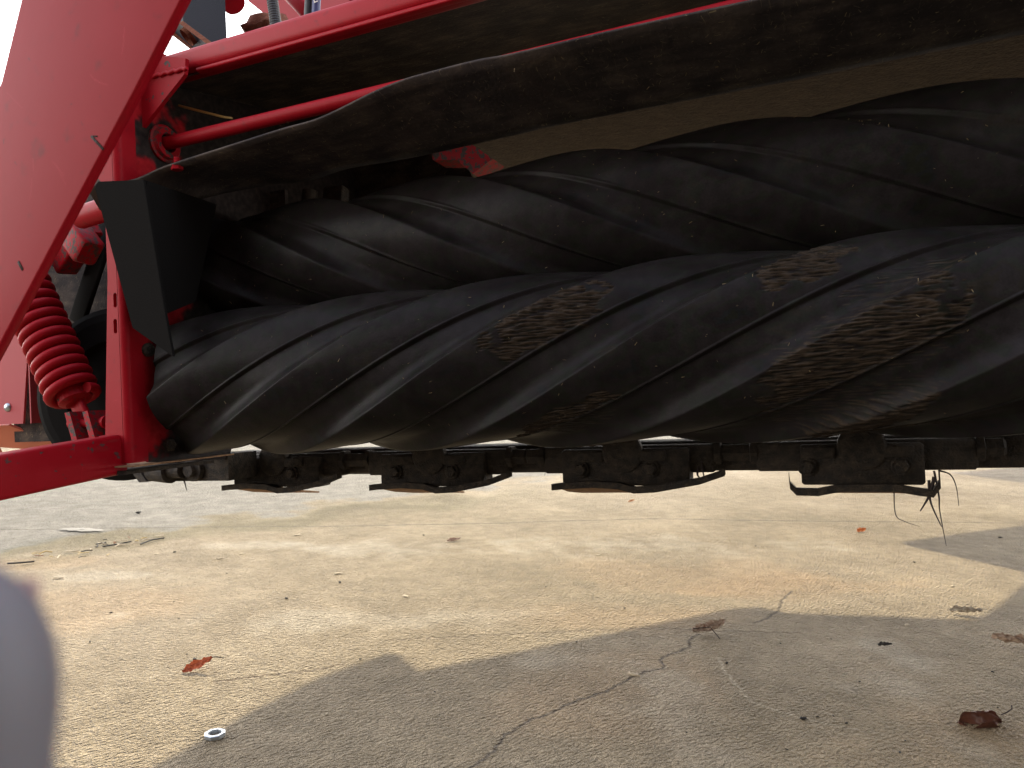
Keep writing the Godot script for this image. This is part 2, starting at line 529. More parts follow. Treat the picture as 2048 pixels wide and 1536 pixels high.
func roller(called: String, cw: float, cv: float, hand: float, u0: float, worn: bool, nu: int, nphi: int):
	var u_lo := -1.045
	var u_hi := 1.15
	var tear := noise(81, 60.0, 3)
	var edge := noise(82, 22.0, 3)
	var tone := noise(83, 9.0, 4)
	var patches := [[-0.335, 24.0, 0.075, 26.0], [-0.32, -50.0, 0.066, 26.0], [0.045, -8.0, 0.1, 34.0], [0.03, -48.0, 0.1, 24.0], [-0.005, 44.0, 0.05, 16.0], [0.06, -78.0, 0.11, 12.0], [-0.3, -86.0, 0.05, 10.0], [0.1, 30.0, 0.06, 18.0]]
	var wear := func(u: float, deg: float, t: float) -> float:
		if not worn: return 0.0
		var best := 0.0
		for q in patches:
			var sh: float = u - q[0] - (deg - q[1]) * 0.0022
			best = maxf(best, 1.0 - Vector2(sh / q[2], (deg - q[1]) / q[3]).length())
		if best <= 0.0: return 0.0
		var ridge := smoothstep(0.4, 0.5, t) * smoothstep(1.0, 0.93, t)
		return smoothstep(0.06, 0.2, best + edge.get_noise_2d(u, deg * 0.003) * 0.5) * (0.25 + 0.75 * ridge)
	var info := func(i: int, j: int) -> Array:
		var u := lerpf(u_lo, u_hi, float(i) / (nu - 1))
		var jj := float(j % (nphi - 1)) / (nphi - 1)       # finer steps on the side that faces the yard behind
		var deg := lerpf(-100, 80, jj / 0.76) if jj < 0.76 else lerpf(80, 260, (jj - 0.76) / 0.24)
		if deg > 180: deg -= 360.0
		var t := fposmod(hand * (u - u0 - hand * 0.00425 * deg) / RP, 1.0)
		var wr: float = wear.call(u, deg, t)
		var bits := tear.get_noise_2d(u * 0.42, deg * 0.0125) if wr > 0 else 0.0
		return [u, deg, t, wr, bits]
	var pos := func(i, j):
		var a: Array = info.call(i, j)
		var r := lobe(a[2])
		if a[3] > 0: r -= a[3] * (0.001 + 0.0042 * a[4])
		var ang := deg_to_rad(a[1])
		return P(a[0], cv + sin(ang) * r, cw - cos(ang) * r)
	var col := func(i, j):
		var a: Array = info.call(i, j)
		var k: float = 0.021 + 0.009 * tone.get_noise_2d(a[0], a[1] * 0.003)
		var c := Color(k * 1.12, k, k * 0.93)
		if a[3] > 0:
			var s: float = smoothstep(-0.05, 0.3, a[4])
			var share: float = smoothstep(0.3, 0.85, a[3] * 0.75 - a[4] * 1.1)
			c = c.lerp(Color(0.058, 0.043, 0.031).lerp(Color(0.016, 0.014, 0.012), s), share)
		return c
	var o := put(called, grid(nu, nphi, pos, col), mats.rubber, mower)
	# ends and shaft
	for e in [u_lo, u_hi]:
		var st := begin()
		var ring := PackedVector3Array()
		var inner := PackedVector3Array()
		for k in 72:
			var deg := 360.0 * k / 72 - 180.0
			var t := fposmod(hand * (e - u0 - hand * 0.00425 * deg) / RP, 1.0)
			var ang := deg_to_rad(deg)
			ring.append(P(e, cv + sin(ang) * lobe(t), cw - cos(ang) * lobe(t)))
			inner.append(P(e + (0.004 if e < 0 else -0.004), cv + sin(ang) * 0.05, cw - cos(ang) * 0.05))
		loft(st, [ring, inner], false, false)
		obj("roller_end", st, mats.tyre, o)
	var sh := begin()
	lathe(sh, P(-1.075, cv, cw), Vector3.RIGHT, [[0.0, 0.045], [0.028, 0.045], [0.03, 0.056], [0.036, 0.056]], 28)
	obj("roller_shaft", sh, mats.cast, o)

# ------------------------------------------------------------------ mower
func rounded_slot(c: Array, half_w: float, half_h: float) -> PackedVector3Array:     # in the plane across w
	var out := PackedVector3Array()
	for k in 16:
		var a := TAU * k / 16
		out.append(P(c[0] + cos(a) * half_w, c[1] + (half_h - half_w) * (1 if sin(a) >= 0 else -1) + sin(a) * half_w, c[2]))
	return out

func build_mower():
	var U := Vector3(0.92420877, 0.05503658, 0.37790095)
	var V := Vector3(-0.0509425, 0.99848434, -0.02082995)
	var W := Vector3(0.37847459, 0.0, -0.92561168)
	mower = Node3D.new()
	mower.name = "mower_conditioner"
	mower.transform = Transform3D(Basis(U, V, -W), Vector3(0.3, 0.0, -1.6))
	add_child(mower)
	tag(mower, "red mower conditioner with two black spiral rubber rollers, raised above the concrete", "mower")
	mower_offset = mower.basis.inverse() * (mower.position - Vector3(0, 0.6, 0))
	var uU := Vector3.RIGHT
	var uV := Vector3.UP
	var uW := Vector3.FORWARD

	roller("lower_roller", 1.058, 0.056, 1.0, -0.105, true, 760, 441)
	roller("upper_roller", 1.18, 0.267, -1.0, -0.041 + 0.46 * RP, false, 620, 281)

	# --- left end: upright channel, end plate
	var st := begin()
	var rings := []
	for e in [[0.66, -1.1], [0.50, -1.1], [0.244, -1.104], [-0.074, -1.126]]:
		var ring := PackedVector3Array()
		var v: float = e[0]
		for k in 13:       # rounded corner between the flange and the end plate
			var a := PI / 2 * k / 12.0
			ring.append(P(-1.082 + sin(a) * 0.012, v, 0.924 - cos(a) * 0.012))
		ring.append(P(-1.07, v, 0.95)); ring.append(P(-1.076, v, 0.95))
		for k in 13:
			var a := PI / 2 * (12 - k) / 12.0
			ring.append(P(-1.082 + sin(a) * 0.006, v, 0.924 - cos(a) * 0.006))
		rings.append(ring)
	loft(st, rings, true, false)
	plate(st, PP([[-1.083, 0.66, 0.912], [-1.16, 0.66, 0.912], [-1.16, 0.46, 0.912], [-1.104, 0.40, 0.912], [-1.104, 0.244, 0.912], [-1.128, -0.074, 0.912], [-1.083, -0.074, 0.912]]), uW * 0.006,
		[rounded_slot([-1.0885, 0.202, 0.912], 0.0042, 0.0125), rounded_slot([-1.0905, 0.158, 0.912], 0.0042, 0.0125)])
	obj("upright_channel", st, mats.red, mower)

	# end plate with dirt: its own print of wear in its plane
	var size := 512
	var d := PackedByteArray(); d.resize(size * size * 3)
	var na := noise(91, 0.02, 5)
	var nb := noise(92, 0.09, 4)
	for y in size:
		for x in size:
			var w := 0.92 + 0.8 * x / size
			var v := 0.72 - 0.8 * y / size
			var f := na.get_noise_2d(x, y)
			var g := nb.get_noise_2d(x, y)
			var worn := 0.0
			if v < 0.05: worn = smoothstep(-0.02, 0.02, (w - 0.99) * 0.6 + (-0.03 - v) * 0.9 + f * 0.06 + g * 0.02)
			worn = maxf(worn, smoothstep(0.045, 0.075, 0.1 - absf(Vector2(w - 1.01, v - 0.497).length() - 0.02) * 1.2 + f * 0.05))
			worn = maxf(worn, smoothstep(-0.02, 0.02, w - 1.03 + f * 0.08) * (1.0 if v > 0.12 else 0.0))
			var at := (y * size + x) * 3
			d[at] = int(lerpf(140 + g * 20, 36 + g * 20, worn)); d[at + 1] = int(lerpf(18 + g * 14, 30 + g * 17, worn)); d[at + 2] = int(lerpf(26 + g * 14, 28 + g * 15, worn))
	var pm := stdmat(Color.WHITE, 0.6, 0.0, 0.2)
	pm.albedo_texture = tex_rgb(size, d)
	var corners := [[0.95, -0.076], [1.138, -0.088], [1.15, -0.062], [1.72, -0.02], [1.72, 0.70], [0.95, 0.66]]
	st = begin()
	var order := [0, 1, 2, 0, 2, 5, 2, 3, 4, 2, 4, 5]
	for u in [-1.07, -1.076]:
		for k in order:
			st.set_uv(Vector2((corners[k][0] - 0.92) / 0.8, (0.72 - corners[k][1]) / 0.8))
			st.add_vertex(P(u, corners[k][1], corners[k][0]))
	for k in 6:
		var a: Array = corners[k]
		var b: Array = corners[(k + 1) % 6]
		st.set_uv(Vector2((a[0] - 0.92) / 0.8, (0.72 - a[1]) / 0.8))
		quad(st, P(-1.07, a[1], a[0]), P(-1.07, b[1], b[0]), P(-1.076, b[1], b[0]), P(-1.076, a[1], a[0]))
	obj("end_plate", st, pm, mower)

	st = begin()       # foot plate under the channel
	plate(st, PP([[-1.118, -0.0775, 0.895], [-1.052, -0.0775, 0.905], [-1.056, -0.0895, 1.138], [-1.12, -0.0895, 1.138]]), Vector3(0, -0.0025, 0))
	obj("foot_plate", st, mats.tan_steel, mower)
	for q in [[0.118, 0.957, 20], [-0.055, 1.045, 6], [-0.05, 0.995, 6]]:
		st = begin()
		lathe(st, P(-1.07, q[0], q[1]), uU, [[0.0, 0.012], [0.005, 0.012], [0.008, 0.0085]], q[2])
		obj("plate_bolt", st, mats.cast, mower)

	# --- gusset, beam, roof
	st = begin()
	plate(st, PP([[-1.13, 0.66, 0.966], [-0.965, 0.61, 0.966], [-0.969, 0.584, 0.966], [-1.116, 0.478, 0.966], [-1.15, 0.44, 0.966], [-1.2, 0.45, 0.966], [-1.2, 0.66, 0.966]]), uW * 0.008)
	obj("gusset", st, mats.red_chipped, mower)
	st = begin(true)
	bar(st, P(-1.2, 0.624, 1.012), P(1.3, 0.624, 1.012), uV, 0.046, 0.040, 0.011)
	var beam := obj("rear_beam", st, mats.red, mower)
	st = begin(true)
	bar(st, P(-0.968, 0.6005, 0.997), P(1.3, 0.6005, 0.997), uV, 0.014, 0.007, 0.0025)
	obj("beam_lip", st, mats.red, beam)
	st = begin(true)       # weld bead at the corner
	var bead := PackedVector3Array()
	for k in 16: bead.append(P(-1.05 + 0.006 * k, 0.594 + 0.0015 * sin(k * 2.1) - k * 0.0002, 0.964))
	tube(st, bead, 0.0035, 8)
	obj("weld_bead", st, mats.red, beam)

	st = begin()       # dirty roof panel between beam and hood
	var roof := []
	for k in 24:
		var u := -1.07 + 2.35 * k / 23.0
		var wv := 0.003 * sin(k * 1.3)
		roof.append(PP([[u, 0.602, 1.003], [u, 0.645 + wv, 1.2], [u, 0.685, 1.5], [u, 0.687, 1.5], [u, 0.648 + wv, 1.2], [u, 0.605, 1.003]]))
	loft(st, roof, true, false)
	obj("roof_panel", st, mats.black, mower)
	st = begin()
	plate(st, PP([[-1.07, 0.688, 1.5], [1.28, 0.688, 1.5], [1.28, 0.545, 1.5], [-1.07, 0.62, 1.5]]), uW * 0.004)
	obj("roof_step", st, mats.black, mower)

	# hood ahead of the cutter bar: a wide flat canopy, its unseen far outline shaped to cast the shadow edge
	var inv := mower.transform.affine_inverse()
	var edge := [-0.767, -2.721, -0.703, -2.810, -0.653, -2.920, -0.616, -3.007, -0.581, -3.072, -0.530, -3.169, -0.464, -3.248, -0.415, -3.308, -0.385, -3.295, -0.332, -3.206, -0.270, -3.240, -0.164, -3.295, 0.073, -3.420, 0.351, -3.581, 0.446, -3.637, 0.530, -3.650, 0.580, -3.602, 0.860, -3.560, 1.040, -3.540, 1.182, -3.660, 1.391, -3.870, 3.027, -5.340]
	var outline := PackedVector3Array()
	for k in range(0, edge.size(), 2): outline.append(inv * Vector3(edge[k], 1.2, edge[k + 1]))
	outline.append(inv * Vector3(3.2, 1.2, -1.4))
	outline.append(inv * Vector3(1.75, 1.2, -0.9))
	outline.append(inv * Vector3(-0.42, 1.2, -1.79))
	st = begin()
	plate(st, outline, mower.basis.inverse() * Vector3(0, 0.012, 0))
	obj("hood", st, mats.mud, mower)
	# drawbar stand-ins: unseen plates added to cast shadow patches on the yard
	st = begin()
	var caster_edge := PackedVector3Array()
	for q in [[1.332, -4.466], [2.042, -4.816], [3.275, -5.340], [1.867, -3.816], [1.515, -4.049]]: caster_edge.append(inv * Vector3(q[0], 1.2, q[1]))
	plate(st, caster_edge, mower.basis.inverse() * Vector3(0, 0.06, 0))
	obj("near_shadow_plate", st, mats.red, mower)
	st = begin()
	caster_edge = PackedVector3Array()
	for q in [[2.832, -6.697], [3.542, -6.999], [4.589, -7.165], [3.312, -5.673], [2.982, -6.184]]: caster_edge.append(inv * Vector3(q[0], 1.2, q[1]))
	plate(st, caster_edge, mower.basis.inverse() * Vector3(0, 0.06, 0))
	obj("far_shadow_plate", st, mats.red, mower)

	# inner end panel behind the upper roller, and the small red bracket below the flap
	st = begin()
	plate(st, PP([[-1.07, 0.72, 1.62], [-0.80, 0.68, 1.62], [-0.72, 0.50, 1.62], [-0.80, 0.3, 1.62], [-1.07, 0.3, 1.62]]), uW * 0.005)
	obj("inner_panel", st, mats.black, mower)
	st = begin()
	plate(st, PP([[-0.701, 0.515, 1.35], [-0.616, 0.518, 1.35], [-0.568, 0.478, 1.35], [-0.613, 0.455, 1.35], [-0.645, 0.488, 1.35], [-0.701, 0.498, 1.35]]), uW * 0.06)
	obj("inner_bracket", st, mats.red_worn, mower)
	st = begin(true)
	tube(st, PP([[-0.99, 0.33, 1.3], [-0.985, 0.47, 1.32]]), 0.016, 16)
	bar(st, P(-0.95, 0.34, 1.34), P(-0.945, 0.48, 1.36), uW, 0.05, 0.03, 0.004)
	obj("inner_strut", st, mats.cast, mower)
	st = begin()
	plate(st, PP([[-1.06, 0.47, 1.28], [-1.02, 0.47, 1.28], [-1.02, 0.36, 1.28], [-1.045, 0.34, 1.28], [-1.06, 0.34, 1.28]]), uW * 0.01)
	obj("inner_guide", st, mats.black, mower)

	# --- red cross tube with its bushing
	st = begin(true)
	tube(st, PP([[-1.075, 0.495, 1.012], [-0.3, 0.4955, 1.012], [1.3, 0.496, 1.012]]), 0.0118, 20)
	obj("cross_tube", st, mats.red, mower)
	st = begin()
	lathe(st, P(-1.072, 0.495, 1.012), uU, [[0.0, 0.034], [0.006, 0.034], [0.008, 0.03], [0.014, 0.027], [0.014, 0.017], [0.004, 0.016]], 32, false, false)
	obj("tube_bushing", st, mats.red_worn, mower)

	# --- black rubber flap: uneven top edge, hanging to the rear
	var top := [[-1.141, 0.402, 0.908], [-1.06, 0.404, 0.93], [-1.005, 0.424, 0.95], [-0.873, 0.434, 0.95], [-0.761, 0.442, 0.95], [-0.684, 0.446, 0.95], [-0.593, 0.465, 0.95], [-0.54, 0.473, 0.95], [-0.499, 0.4755, 0.951], [-0.419, 0.477, 0.952], [-0.36, 0.4735, 0.951], [-0.223, 0.472, 0.95], [-0.015, 0.4675, 0.95], [0.163, 0.465, 0.95], [0.6, 0.467, 0.95], [1.2, 0.467, 0.95]]
	var low := [[-1.15, 0.37, 0.94], [-1.055, 0.372, 0.99], [-1.0, 0.41, 1.08], [-0.93, 0.424, 1.12], [-0.838, 0.418, 1.12], [-0.755, 0.426, 1.12], [-0.66, 0.424, 1.12], [-0.582, 0.424, 1.12], [-0.5, 0.426, 1.12], [-0.419, 0.428, 1.12], [-0.36, 0.43, 1.12], [-0.248, 0.43, 1.12], [0.0, 0.428, 1.12], [0.2, 0.4295, 1.12], [0.6, 0.431, 1.12], [1.2, 0.431, 1.12]]
	var tv := []
	var lv := []
	for k in 16: tv.append(P(top[k][0], top[k][1], top[k][2])); lv.append(P(low[k][0], low[k][1], low[k][2]))
	var flap := []
	for k in 15 * 6 + 1:
		var s := k / 6.0
		var i := mini(int(s), 14)
		var f := s - i
		var a: Vector3 = tv[i].cubic_interpolate(tv[i + 1], tv[maxi(i - 1, 0)], tv[mini(i + 2, 15)], f)
		var b: Vector3 = lv[i].cubic_interpolate(lv[i + 1], lv[maxi(i - 1, 0)], lv[mini(i + 2, 15)], f)
		var sag := -0.0008 + 0.0022 * sin(s * 1.9)
		var ring := PackedVector3Array()
		for q in 9:
			var t := q / 8.0
			ring.append(a.lerp(b, t) + Vector3(0, sag * sin(t * PI), 0))
		for q in 9:
			var t := 1.0 - q / 8.0
			ring.append(a.lerp(b, t) + Vector3(0, sag * sin(t * PI) + 0.004, -0.001))
		flap.append(ring)
	st = begin()
	loft(st, flap)
	obj("rubber_flap", st, mats.black, mower)

	# bent black side deflector at the flap's left end
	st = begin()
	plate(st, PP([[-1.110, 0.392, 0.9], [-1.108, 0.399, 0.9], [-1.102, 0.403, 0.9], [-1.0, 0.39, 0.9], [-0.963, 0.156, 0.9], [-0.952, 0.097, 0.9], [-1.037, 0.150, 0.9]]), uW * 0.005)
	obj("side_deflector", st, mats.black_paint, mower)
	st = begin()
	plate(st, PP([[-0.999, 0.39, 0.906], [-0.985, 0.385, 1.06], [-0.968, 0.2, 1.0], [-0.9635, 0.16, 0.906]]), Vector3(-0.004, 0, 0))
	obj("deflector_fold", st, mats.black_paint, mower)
	for q in [[-1.085, 0.43, 0.96], [-0.988, 0.434, 0.96]]:
		st = begin(true)
		var prof := []
		for k in 14: prof.append([k * 0.0015, 0.0052 if k % 2 == 0 else 0.0043])
		lathe(st, P(q[0], q[1] - 0.012, q[2]), uV, prof, 12)
		lathe(st, P(q[0], q[1] - 0.014, q[2]), uV, [[0.0, 0.01], [0.007, 0.01]], 6)
		obj("flap_stud", st, mats.red, mower)

	# --- lower lift arm, strap, spring brackets
	st = begin(true)
	bar(st, P(-1.112, -0.058, 0.925), P(-1.155, -0.093, 0.55), uV, 0.05, 0.067, 0.006)
	var arm := obj("lower_arm", st, mats.red_chipped, mower)
	st = begin()
	plate(st, PP([[-1.134, -0.028, 0.894], [-1.117, -0.026, 0.894], [-1.099, -0.086, 0.894], [-1.116, -0.09, 0.894]]), uW * -0.008)
	obj("arm_strap", st, mats.red_chipped, arm)
	st = begin()
	plate(st, PP([[-1.125, -0.086, 0.9], [-1.07, -0.082, 0.905], [-1.07, -0.083, 1.1], [-1.16, -0.11, 1.0]]), Vector3(0, -0.006, 0))
	obj("arm_foot", st, mats.cast, arm)

	# coil spring
	st = begin(true)
	var s_top := P(-1.745, 0.478, 1.15)
	var s_low := P(-1.507, 0.052, 1.15)
	var axis := (s_low - s_top).normalized()
	var sx := axis.cross(Vector3.BACK).normalized()
	var sy := axis.cross(sx)
	var coil := PackedVector3Array()
	var turns := 19.5
	for k in int(turns * 28) + 1:
		var a := TAU * k / 28.0
		coil.append(s_top.lerp(s_low, k / (turns * 28.0)) + (sx * cos(a) + sy * sin(a)) * 0.045)
	var last := coil[coil.size() - 1]
	tube(st, coil, 0.0112, 12)
	var spring := obj("coil_spring", st, mats.red, mower)
	st = begin(true)
	bar(st, s_low + axis * -0.02, s_low + axis * 0.075 + Vector3(0.004, 0, 0), uW, 0.036, 0.014, 0.005)
	lathe(st, s_low + axis * 0.0, axis, [[-0.03, 0.034], [0.006, 0.034], [0.014, 0.022]], 20)
	obj("spring_hook", st, mats.red_chipped, spring)
	st = begin()
	for q in [0.0, 0.054]:
		plate(st, PP([[-1.487 + q, 0.02, 1.11], [-1.472 + q, 0.022, 1.11], [-1.448 + q, -0.05, 1.11], [-1.464 + q, -0.052, 1.11]]), uW * 0.05)
	obj("spring_bracket", st, mats.red_worn, mower)
	st = begin()
	lathe(st, P(-1.5, -0.004, 1.135), uU, [[0.0, 0.012], [0.008, 0.012], [0.009, 0.009], [0.10, 0.009], [0.101, 0.014], [0.108, 0.014]], 14)
	obj("spring_pin", st, mats.red, mower)

	# --- left side: pulley, belt, dark backing, panel, channel
	st = begin()
	lathe(st, P(-1.50, 0.06, 1.262), Vector3(0.35, 0, 1).normalized(), [[-0.05, 0.069], [-0.05, 0.1898], [-0.04, 0.2012], [-0.035, 0.2012], [-0.025, 0.1898], [-0.02, 0.1898], [-0.01, 0.2024], [0.0, 0.2024], [0.008, 0.1898], [0.012, 0.1725], [0.012, 0.1265], [0.0, 0.1207], [0.0, 0.0575], [0.02, 0.0517], [0.02, 0.0]], 64, false, false)
	obj("drive_pulley", st, mats.tyre, mower)
	st = begin(true)
	bar(st, P(-1.62, 0.235, 1.25), P(-1.50, 0.46, 1.25), uW, 0.05, 0.012, 0.004)
	obj("drive_belt", st, mats.tyre, mower)
	st = begin()
	plate(st, PP([[-1.95, 0.62, 1.30], [-1.08, 0.6, 1.30], [-1.08, -0.05, 1.30], [-1.93, -0.045, 1.30]]), uW * 0.01)
	obj("dark_backing", st, mats.black, mower)  # added black sheet standing in for the unlit interior behind the spring
	st = begin(true)
	tube(st, PP([[-1.30, 0.395, 1.02], [-1.075, 0.40, 0.99]]), 0.022, 20)
	obj("upper_tube", st, mats.red, mower)
	st = begin(true)
	bar(st, P(-1.52, 0.44, 1.16), P(-1.43, 0.36, 1.14), uW, 0.06, 0.05, 0.008)
	bar(st, P(-1.62, 0.36, 1.22), P(-1.50, 0.44, 1.2), uW, 0.04, 0.05, 0.006)
	obj("spring_anchor", st, mats.red_worn, mower)
	st = begin()
	plate(st, PP([[-2.05, 0.5, 1.25], [-1.845, 0.45, 1.25], [-1.796, 0.183, 1.25], [-1.823, 0.002, 1.25], [-2.03, 0.006, 1.25]]), uW * 0.005)
	plate(st, PP([[-1.796, 0.183, 1.25], [-1.823, 0.002, 1.25], [-1.815, 0.002, 1.33], [-1.788, 0.183, 1.33]]), uU * 0.004)
	var panel := obj("side_panel", st, mats.pink, mower)
	st = begin(true)
	lathe(st, P(-1.876, 0.045, 1.25), -uW, [[0.0, 0.011], [0.003, 0.0105], [0.006, 0.007], [0.0075, 0.002]], 20, true)
	obj("panel_bolt", st, mats.zinc, panel)
	st = begin()
	plate(st, PP([[-2.106, 0.003, 1.28], [-1.926, -0.003, 1.28], [-1.822, -0.066, 1.33], [-1.93, -0.09, 1.33], [-2.111, -0.09, 1.3]]), Vector3(0, 0.004, -0.004))
	plate(st, PP([[-2.0, -0.03, 1.275], [-1.965, -0.032, 1.275], [-1.93, -0.085, 1.29], [-1.96, -0.09, 1.29]]), Vector3(0, 0.0, 0.006))
	obj("salmon_channel", st, mats.salmon, mower)

	# --- big red lift arm close to the camera
	st = begin()
	rings = []
	for q in [[[-0.18, 0.73, 0.5], [-0.47, 0.80, 0.5]], [[-0.35, 0.538, 0.5], [-0.63, 0.60, 0.5]], [[-0.438, 0.439, 0.5], [-0.671, 0.51, 0.5]], [[-0.502, 0.368, 0.5], [-0.71, 0.421, 0.5]], [[-0.561, 0.300, 0.5], [-0.744, 0.346, 0.5]], [[-0.687, 0.161, 0.5], [-0.85, 0.23, 0.5]], [[-0.759, 0.081, 0.5], [-0.93, 0.12, 0.5]], [[-0.809, 0.026, 0.5], [-0.98, 0.06, 0.5]], [[-0.924, -0.1, 0.5], [-1.12, -0.07, 0.5]]]:
		var a := P(q[0][0], q[0][1], q[0][2])
		var b := P(q[1][0], q[1][1], q[1][2])
		var x := (b - a).normalized()
		var ring := PackedVector3Array()
		for k in 6:
			var an := PI / 2 * k / 5.0
			ring.append(a + x * 0.003 + Vector3(0, 0, -0.003) + (-x * cos(an) + Vector3(0, 0, sin(an))) * 0.003)
		for k in 6:
			var an := PI / 2 * (5 - k) / 5.0
			ring.append(b - x * 0.003 + Vector3(0, 0, -0.003) + (x * cos(an) + Vector3(0, 0, sin(an))) * 0.003)
		ring.append(b + Vector3(0, 0, -0.009)); ring.append(a + Vector3(0, 0, -0.009))
		rings.append(ring)
	loft(st, rings)
	var lift := obj("lift_arm", st, mats.red_faded, mower)
	for q in [[[-0.619, 0.268], [-0.604, 0.253], 0.0024], [[-0.619, 0.268], [-0.611, 0.2665], 0.0012], [[-0.727, 0.162], [-0.721, 0.153], 0.0028]]:
		st = begin(true)
		bar(st, P(q[0][0], q[0][1], 0.4998), P(q[1][0], q[1][1], 0.4998), uW, q[2], 0.0012, 0.0003)
		obj("paint_gouge", st, mats.cast, lift)
	lift.set_meta("label", "wide faded red arm close to the camera, scratched in two places")

	# --- on top of the beam: dark block with rusty drilled plate, tubes, hoses, packed grass
	st = begin(true)
	var foot := PP([[-1.196, 0.805, 1.15], [-1.091, 0.762, 1.09], [-0.986, 0.674, 1.09], [-1.088, 0.706, 1.15]])
	var along := (foot[2] - foot[1]).normalized()
	var under := along.cross(foot[0] - foot[1]).normalized()
	if under.y > 0: under = -under
	st.set_smooth_group(-1)
	for k in 4:
		var a := foot[k]
		var b := foot[(k + 1) % 4]
		quad(st, a, b, b + Vector3(0, 0.25, 0), a + Vector3(0, 0.25, 0))
	quad(st, foot[0] + Vector3(0, 0.25, 0), foot[1] + Vector3(0, 0.25, 0), foot[2] + Vector3(0, 0.25, 0), foot[3] + Vector3(0, 0.25, 0))
	quad(st, foot[0], foot[1], foot[2], foot[3])
	obj("mount_block", st, mats.navy, mower)
	st = begin()
	var hole := PackedVector3Array()
	var across := under.cross(along).normalized()
	var mid := (foot[0] * 0.32 + foot[1] * 0.32 + foot[2] * 0.18 + foot[3] * 0.18)
	for k in 20:
		var a := TAU * k / 20
		hole.append(mid + along * cos(a) * 0.019 + across * sin(a) * 0.0165)
	var rim := PackedVector3Array()
	for q in foot: rim.append(q + under * 0.0005)
	plate(st, rim, under * 0.009, [hole])
	obj("drilled_plate", st, mats.rust, mower)
	st = begin(true)
	tube(st, PP([[-1.10, 0.93, 1.13], [-1.00, 0.79, 1.13]]), 0.022, 20)
	obj("top_tube", st, mats.red, mower)
	st = begin(true)
	bar(st, P(-1.02, 0.92, 1.3), P(-0.90, 0.78, 1.3), uW, 0.03, 0.05, 0.006)
	bar(st, P(-1.0, 1.0, 1.34), P(-0.82, 0.82, 1.34), uW, 0.012, 0.05, 0.004)
	obj("top_brace", st, mats.red, mower)
	st = begin(true)
	var prof2 := []
	for k in 70: prof2.append([k * 0.0024, 0.0108 if k % 2 == 0 else 0.0098])
	lathe(st, P(-0.893, 0.70, 1.12), Vector3(-0.12, 1, 0), prof2, 18)
	obj("ribbed_hose", st, mats.hose, mower)
	st = begin(true)
	tube(st, PP([[-0.825, 0.70, 1.12], [-0.815, 0.78, 1.12], [-0.80, 0.90, 1.13]]), 0.0075, 16)
	var hose := obj("marked_hose", st, mats.hose, mower)
	st = begin(true)
	tube(st, PP([[-0.807, 0.70, 1.119], [-0.797, 0.78, 1.119], [-0.782, 0.90, 1.129]]), 0.0075, 16)
	obj("blue_sleeve", st, mats.sleeve, hose)
	var txt := TextMesh.new()
	txt.text = "gru"
	txt.font_size = 16
	txt.pixel_size = 0.0009
	txt.depth = 0.0006
	var tm := put("hose_print", txt, mats.print, hose)
	tm.transform = Transform3D(Basis(Vector3(0.12, -1, 0).normalized(), Vector3(1, 0.12, 0).normalized(), Vector3(0, 0, 1)), P(-0.797, 0.745, 1.111))
	st = begin()
	plate(st, PP([[-1.385, 1.13, 1.62], [-1.31, 1.06, 1.62], [-1.25, 1.0, 1.62], [0.3, 1.0, 1.62], [0.3, 1.6, 1.62], [-1.48, 1.6, 1.62]]), uW * 0.02)
	obj("top_panel", st, mats.pink, mower)

	build_cutter_bar()

# ------------------------------------------------------------------ dark shed behind the camera, added unseen to cut fill light and darken reflections
func build_blocker():
	var blocker := Node3D.new()
	blocker.name = "unseen_blocker"
	blocker.position = Vector3(2.5, 0, 5.0)
	add_child(blocker)
	tag(blocker, "added unseen dark shed standing behind the camera, outside the picture", "blocker")
	var wood := stdmat(Color(0.19, 0.165, 0.145), 0.85)
	var tin := stdmat(Color(0.3, 0.3, 0.31), 0.6)
	var st := begin()
	for q in [[-9.0, -2.0], [2.0, 9.0]]:
		bar(st, Vector3(q[0], 3.0, 0.1), Vector3(q[1], 3.0, 0.1), Vector3.UP, 0.2, 6.0, 0.01)
	bar(st, Vector3(-2.0, 4.7, 0.1), Vector3(2.0, 4.7, 0.1), Vector3.UP, 0.2, 2.6, 0.01)
	bar(st, Vector3(-9.0, 3.0, 6.0), Vector3(9.0, 3.0, 6.0), Vector3.UP, 0.2, 6.0, 0.01)
	for x in [-8.9, 8.9]: bar(st, Vector3(x, 3.0, 0.21), Vector3(x, 3.0, 5.89), Vector3.UP, 0.2, 6.0, 0.01)
	obj("blocker_wall", st, wood, blocker)
	st = begin()
	bar(st, Vector3(-9.4, 6.5, 3.0), Vector3(9.4, 6.5, 3.0), Vector3(0, 1, 0.12), 7.4, 0.12, 0.02)
	obj("roof", st, tin, blocker)  # top of the added light blocker
	st = begin()
	bar(st, Vector3(-2.0, 1.7, 0.12), Vector3(2.0, 1.7, 0.12), Vector3.UP, 0.06, 3.38, 0.01)
	obj("blocker_door", st, wood, blocker)

func Q(u: float, v: float, w: float) -> Vector3:
	return P(u * 0.88, v * 0.88, w * 0.88)

func QE(list: Array) -> PackedVector3Array:
	var out := PackedVector3Array()
	for a in list: out.append(P(a[0] * 0.82, a[1] * 0.82, a[2] * 0.82))
	return out

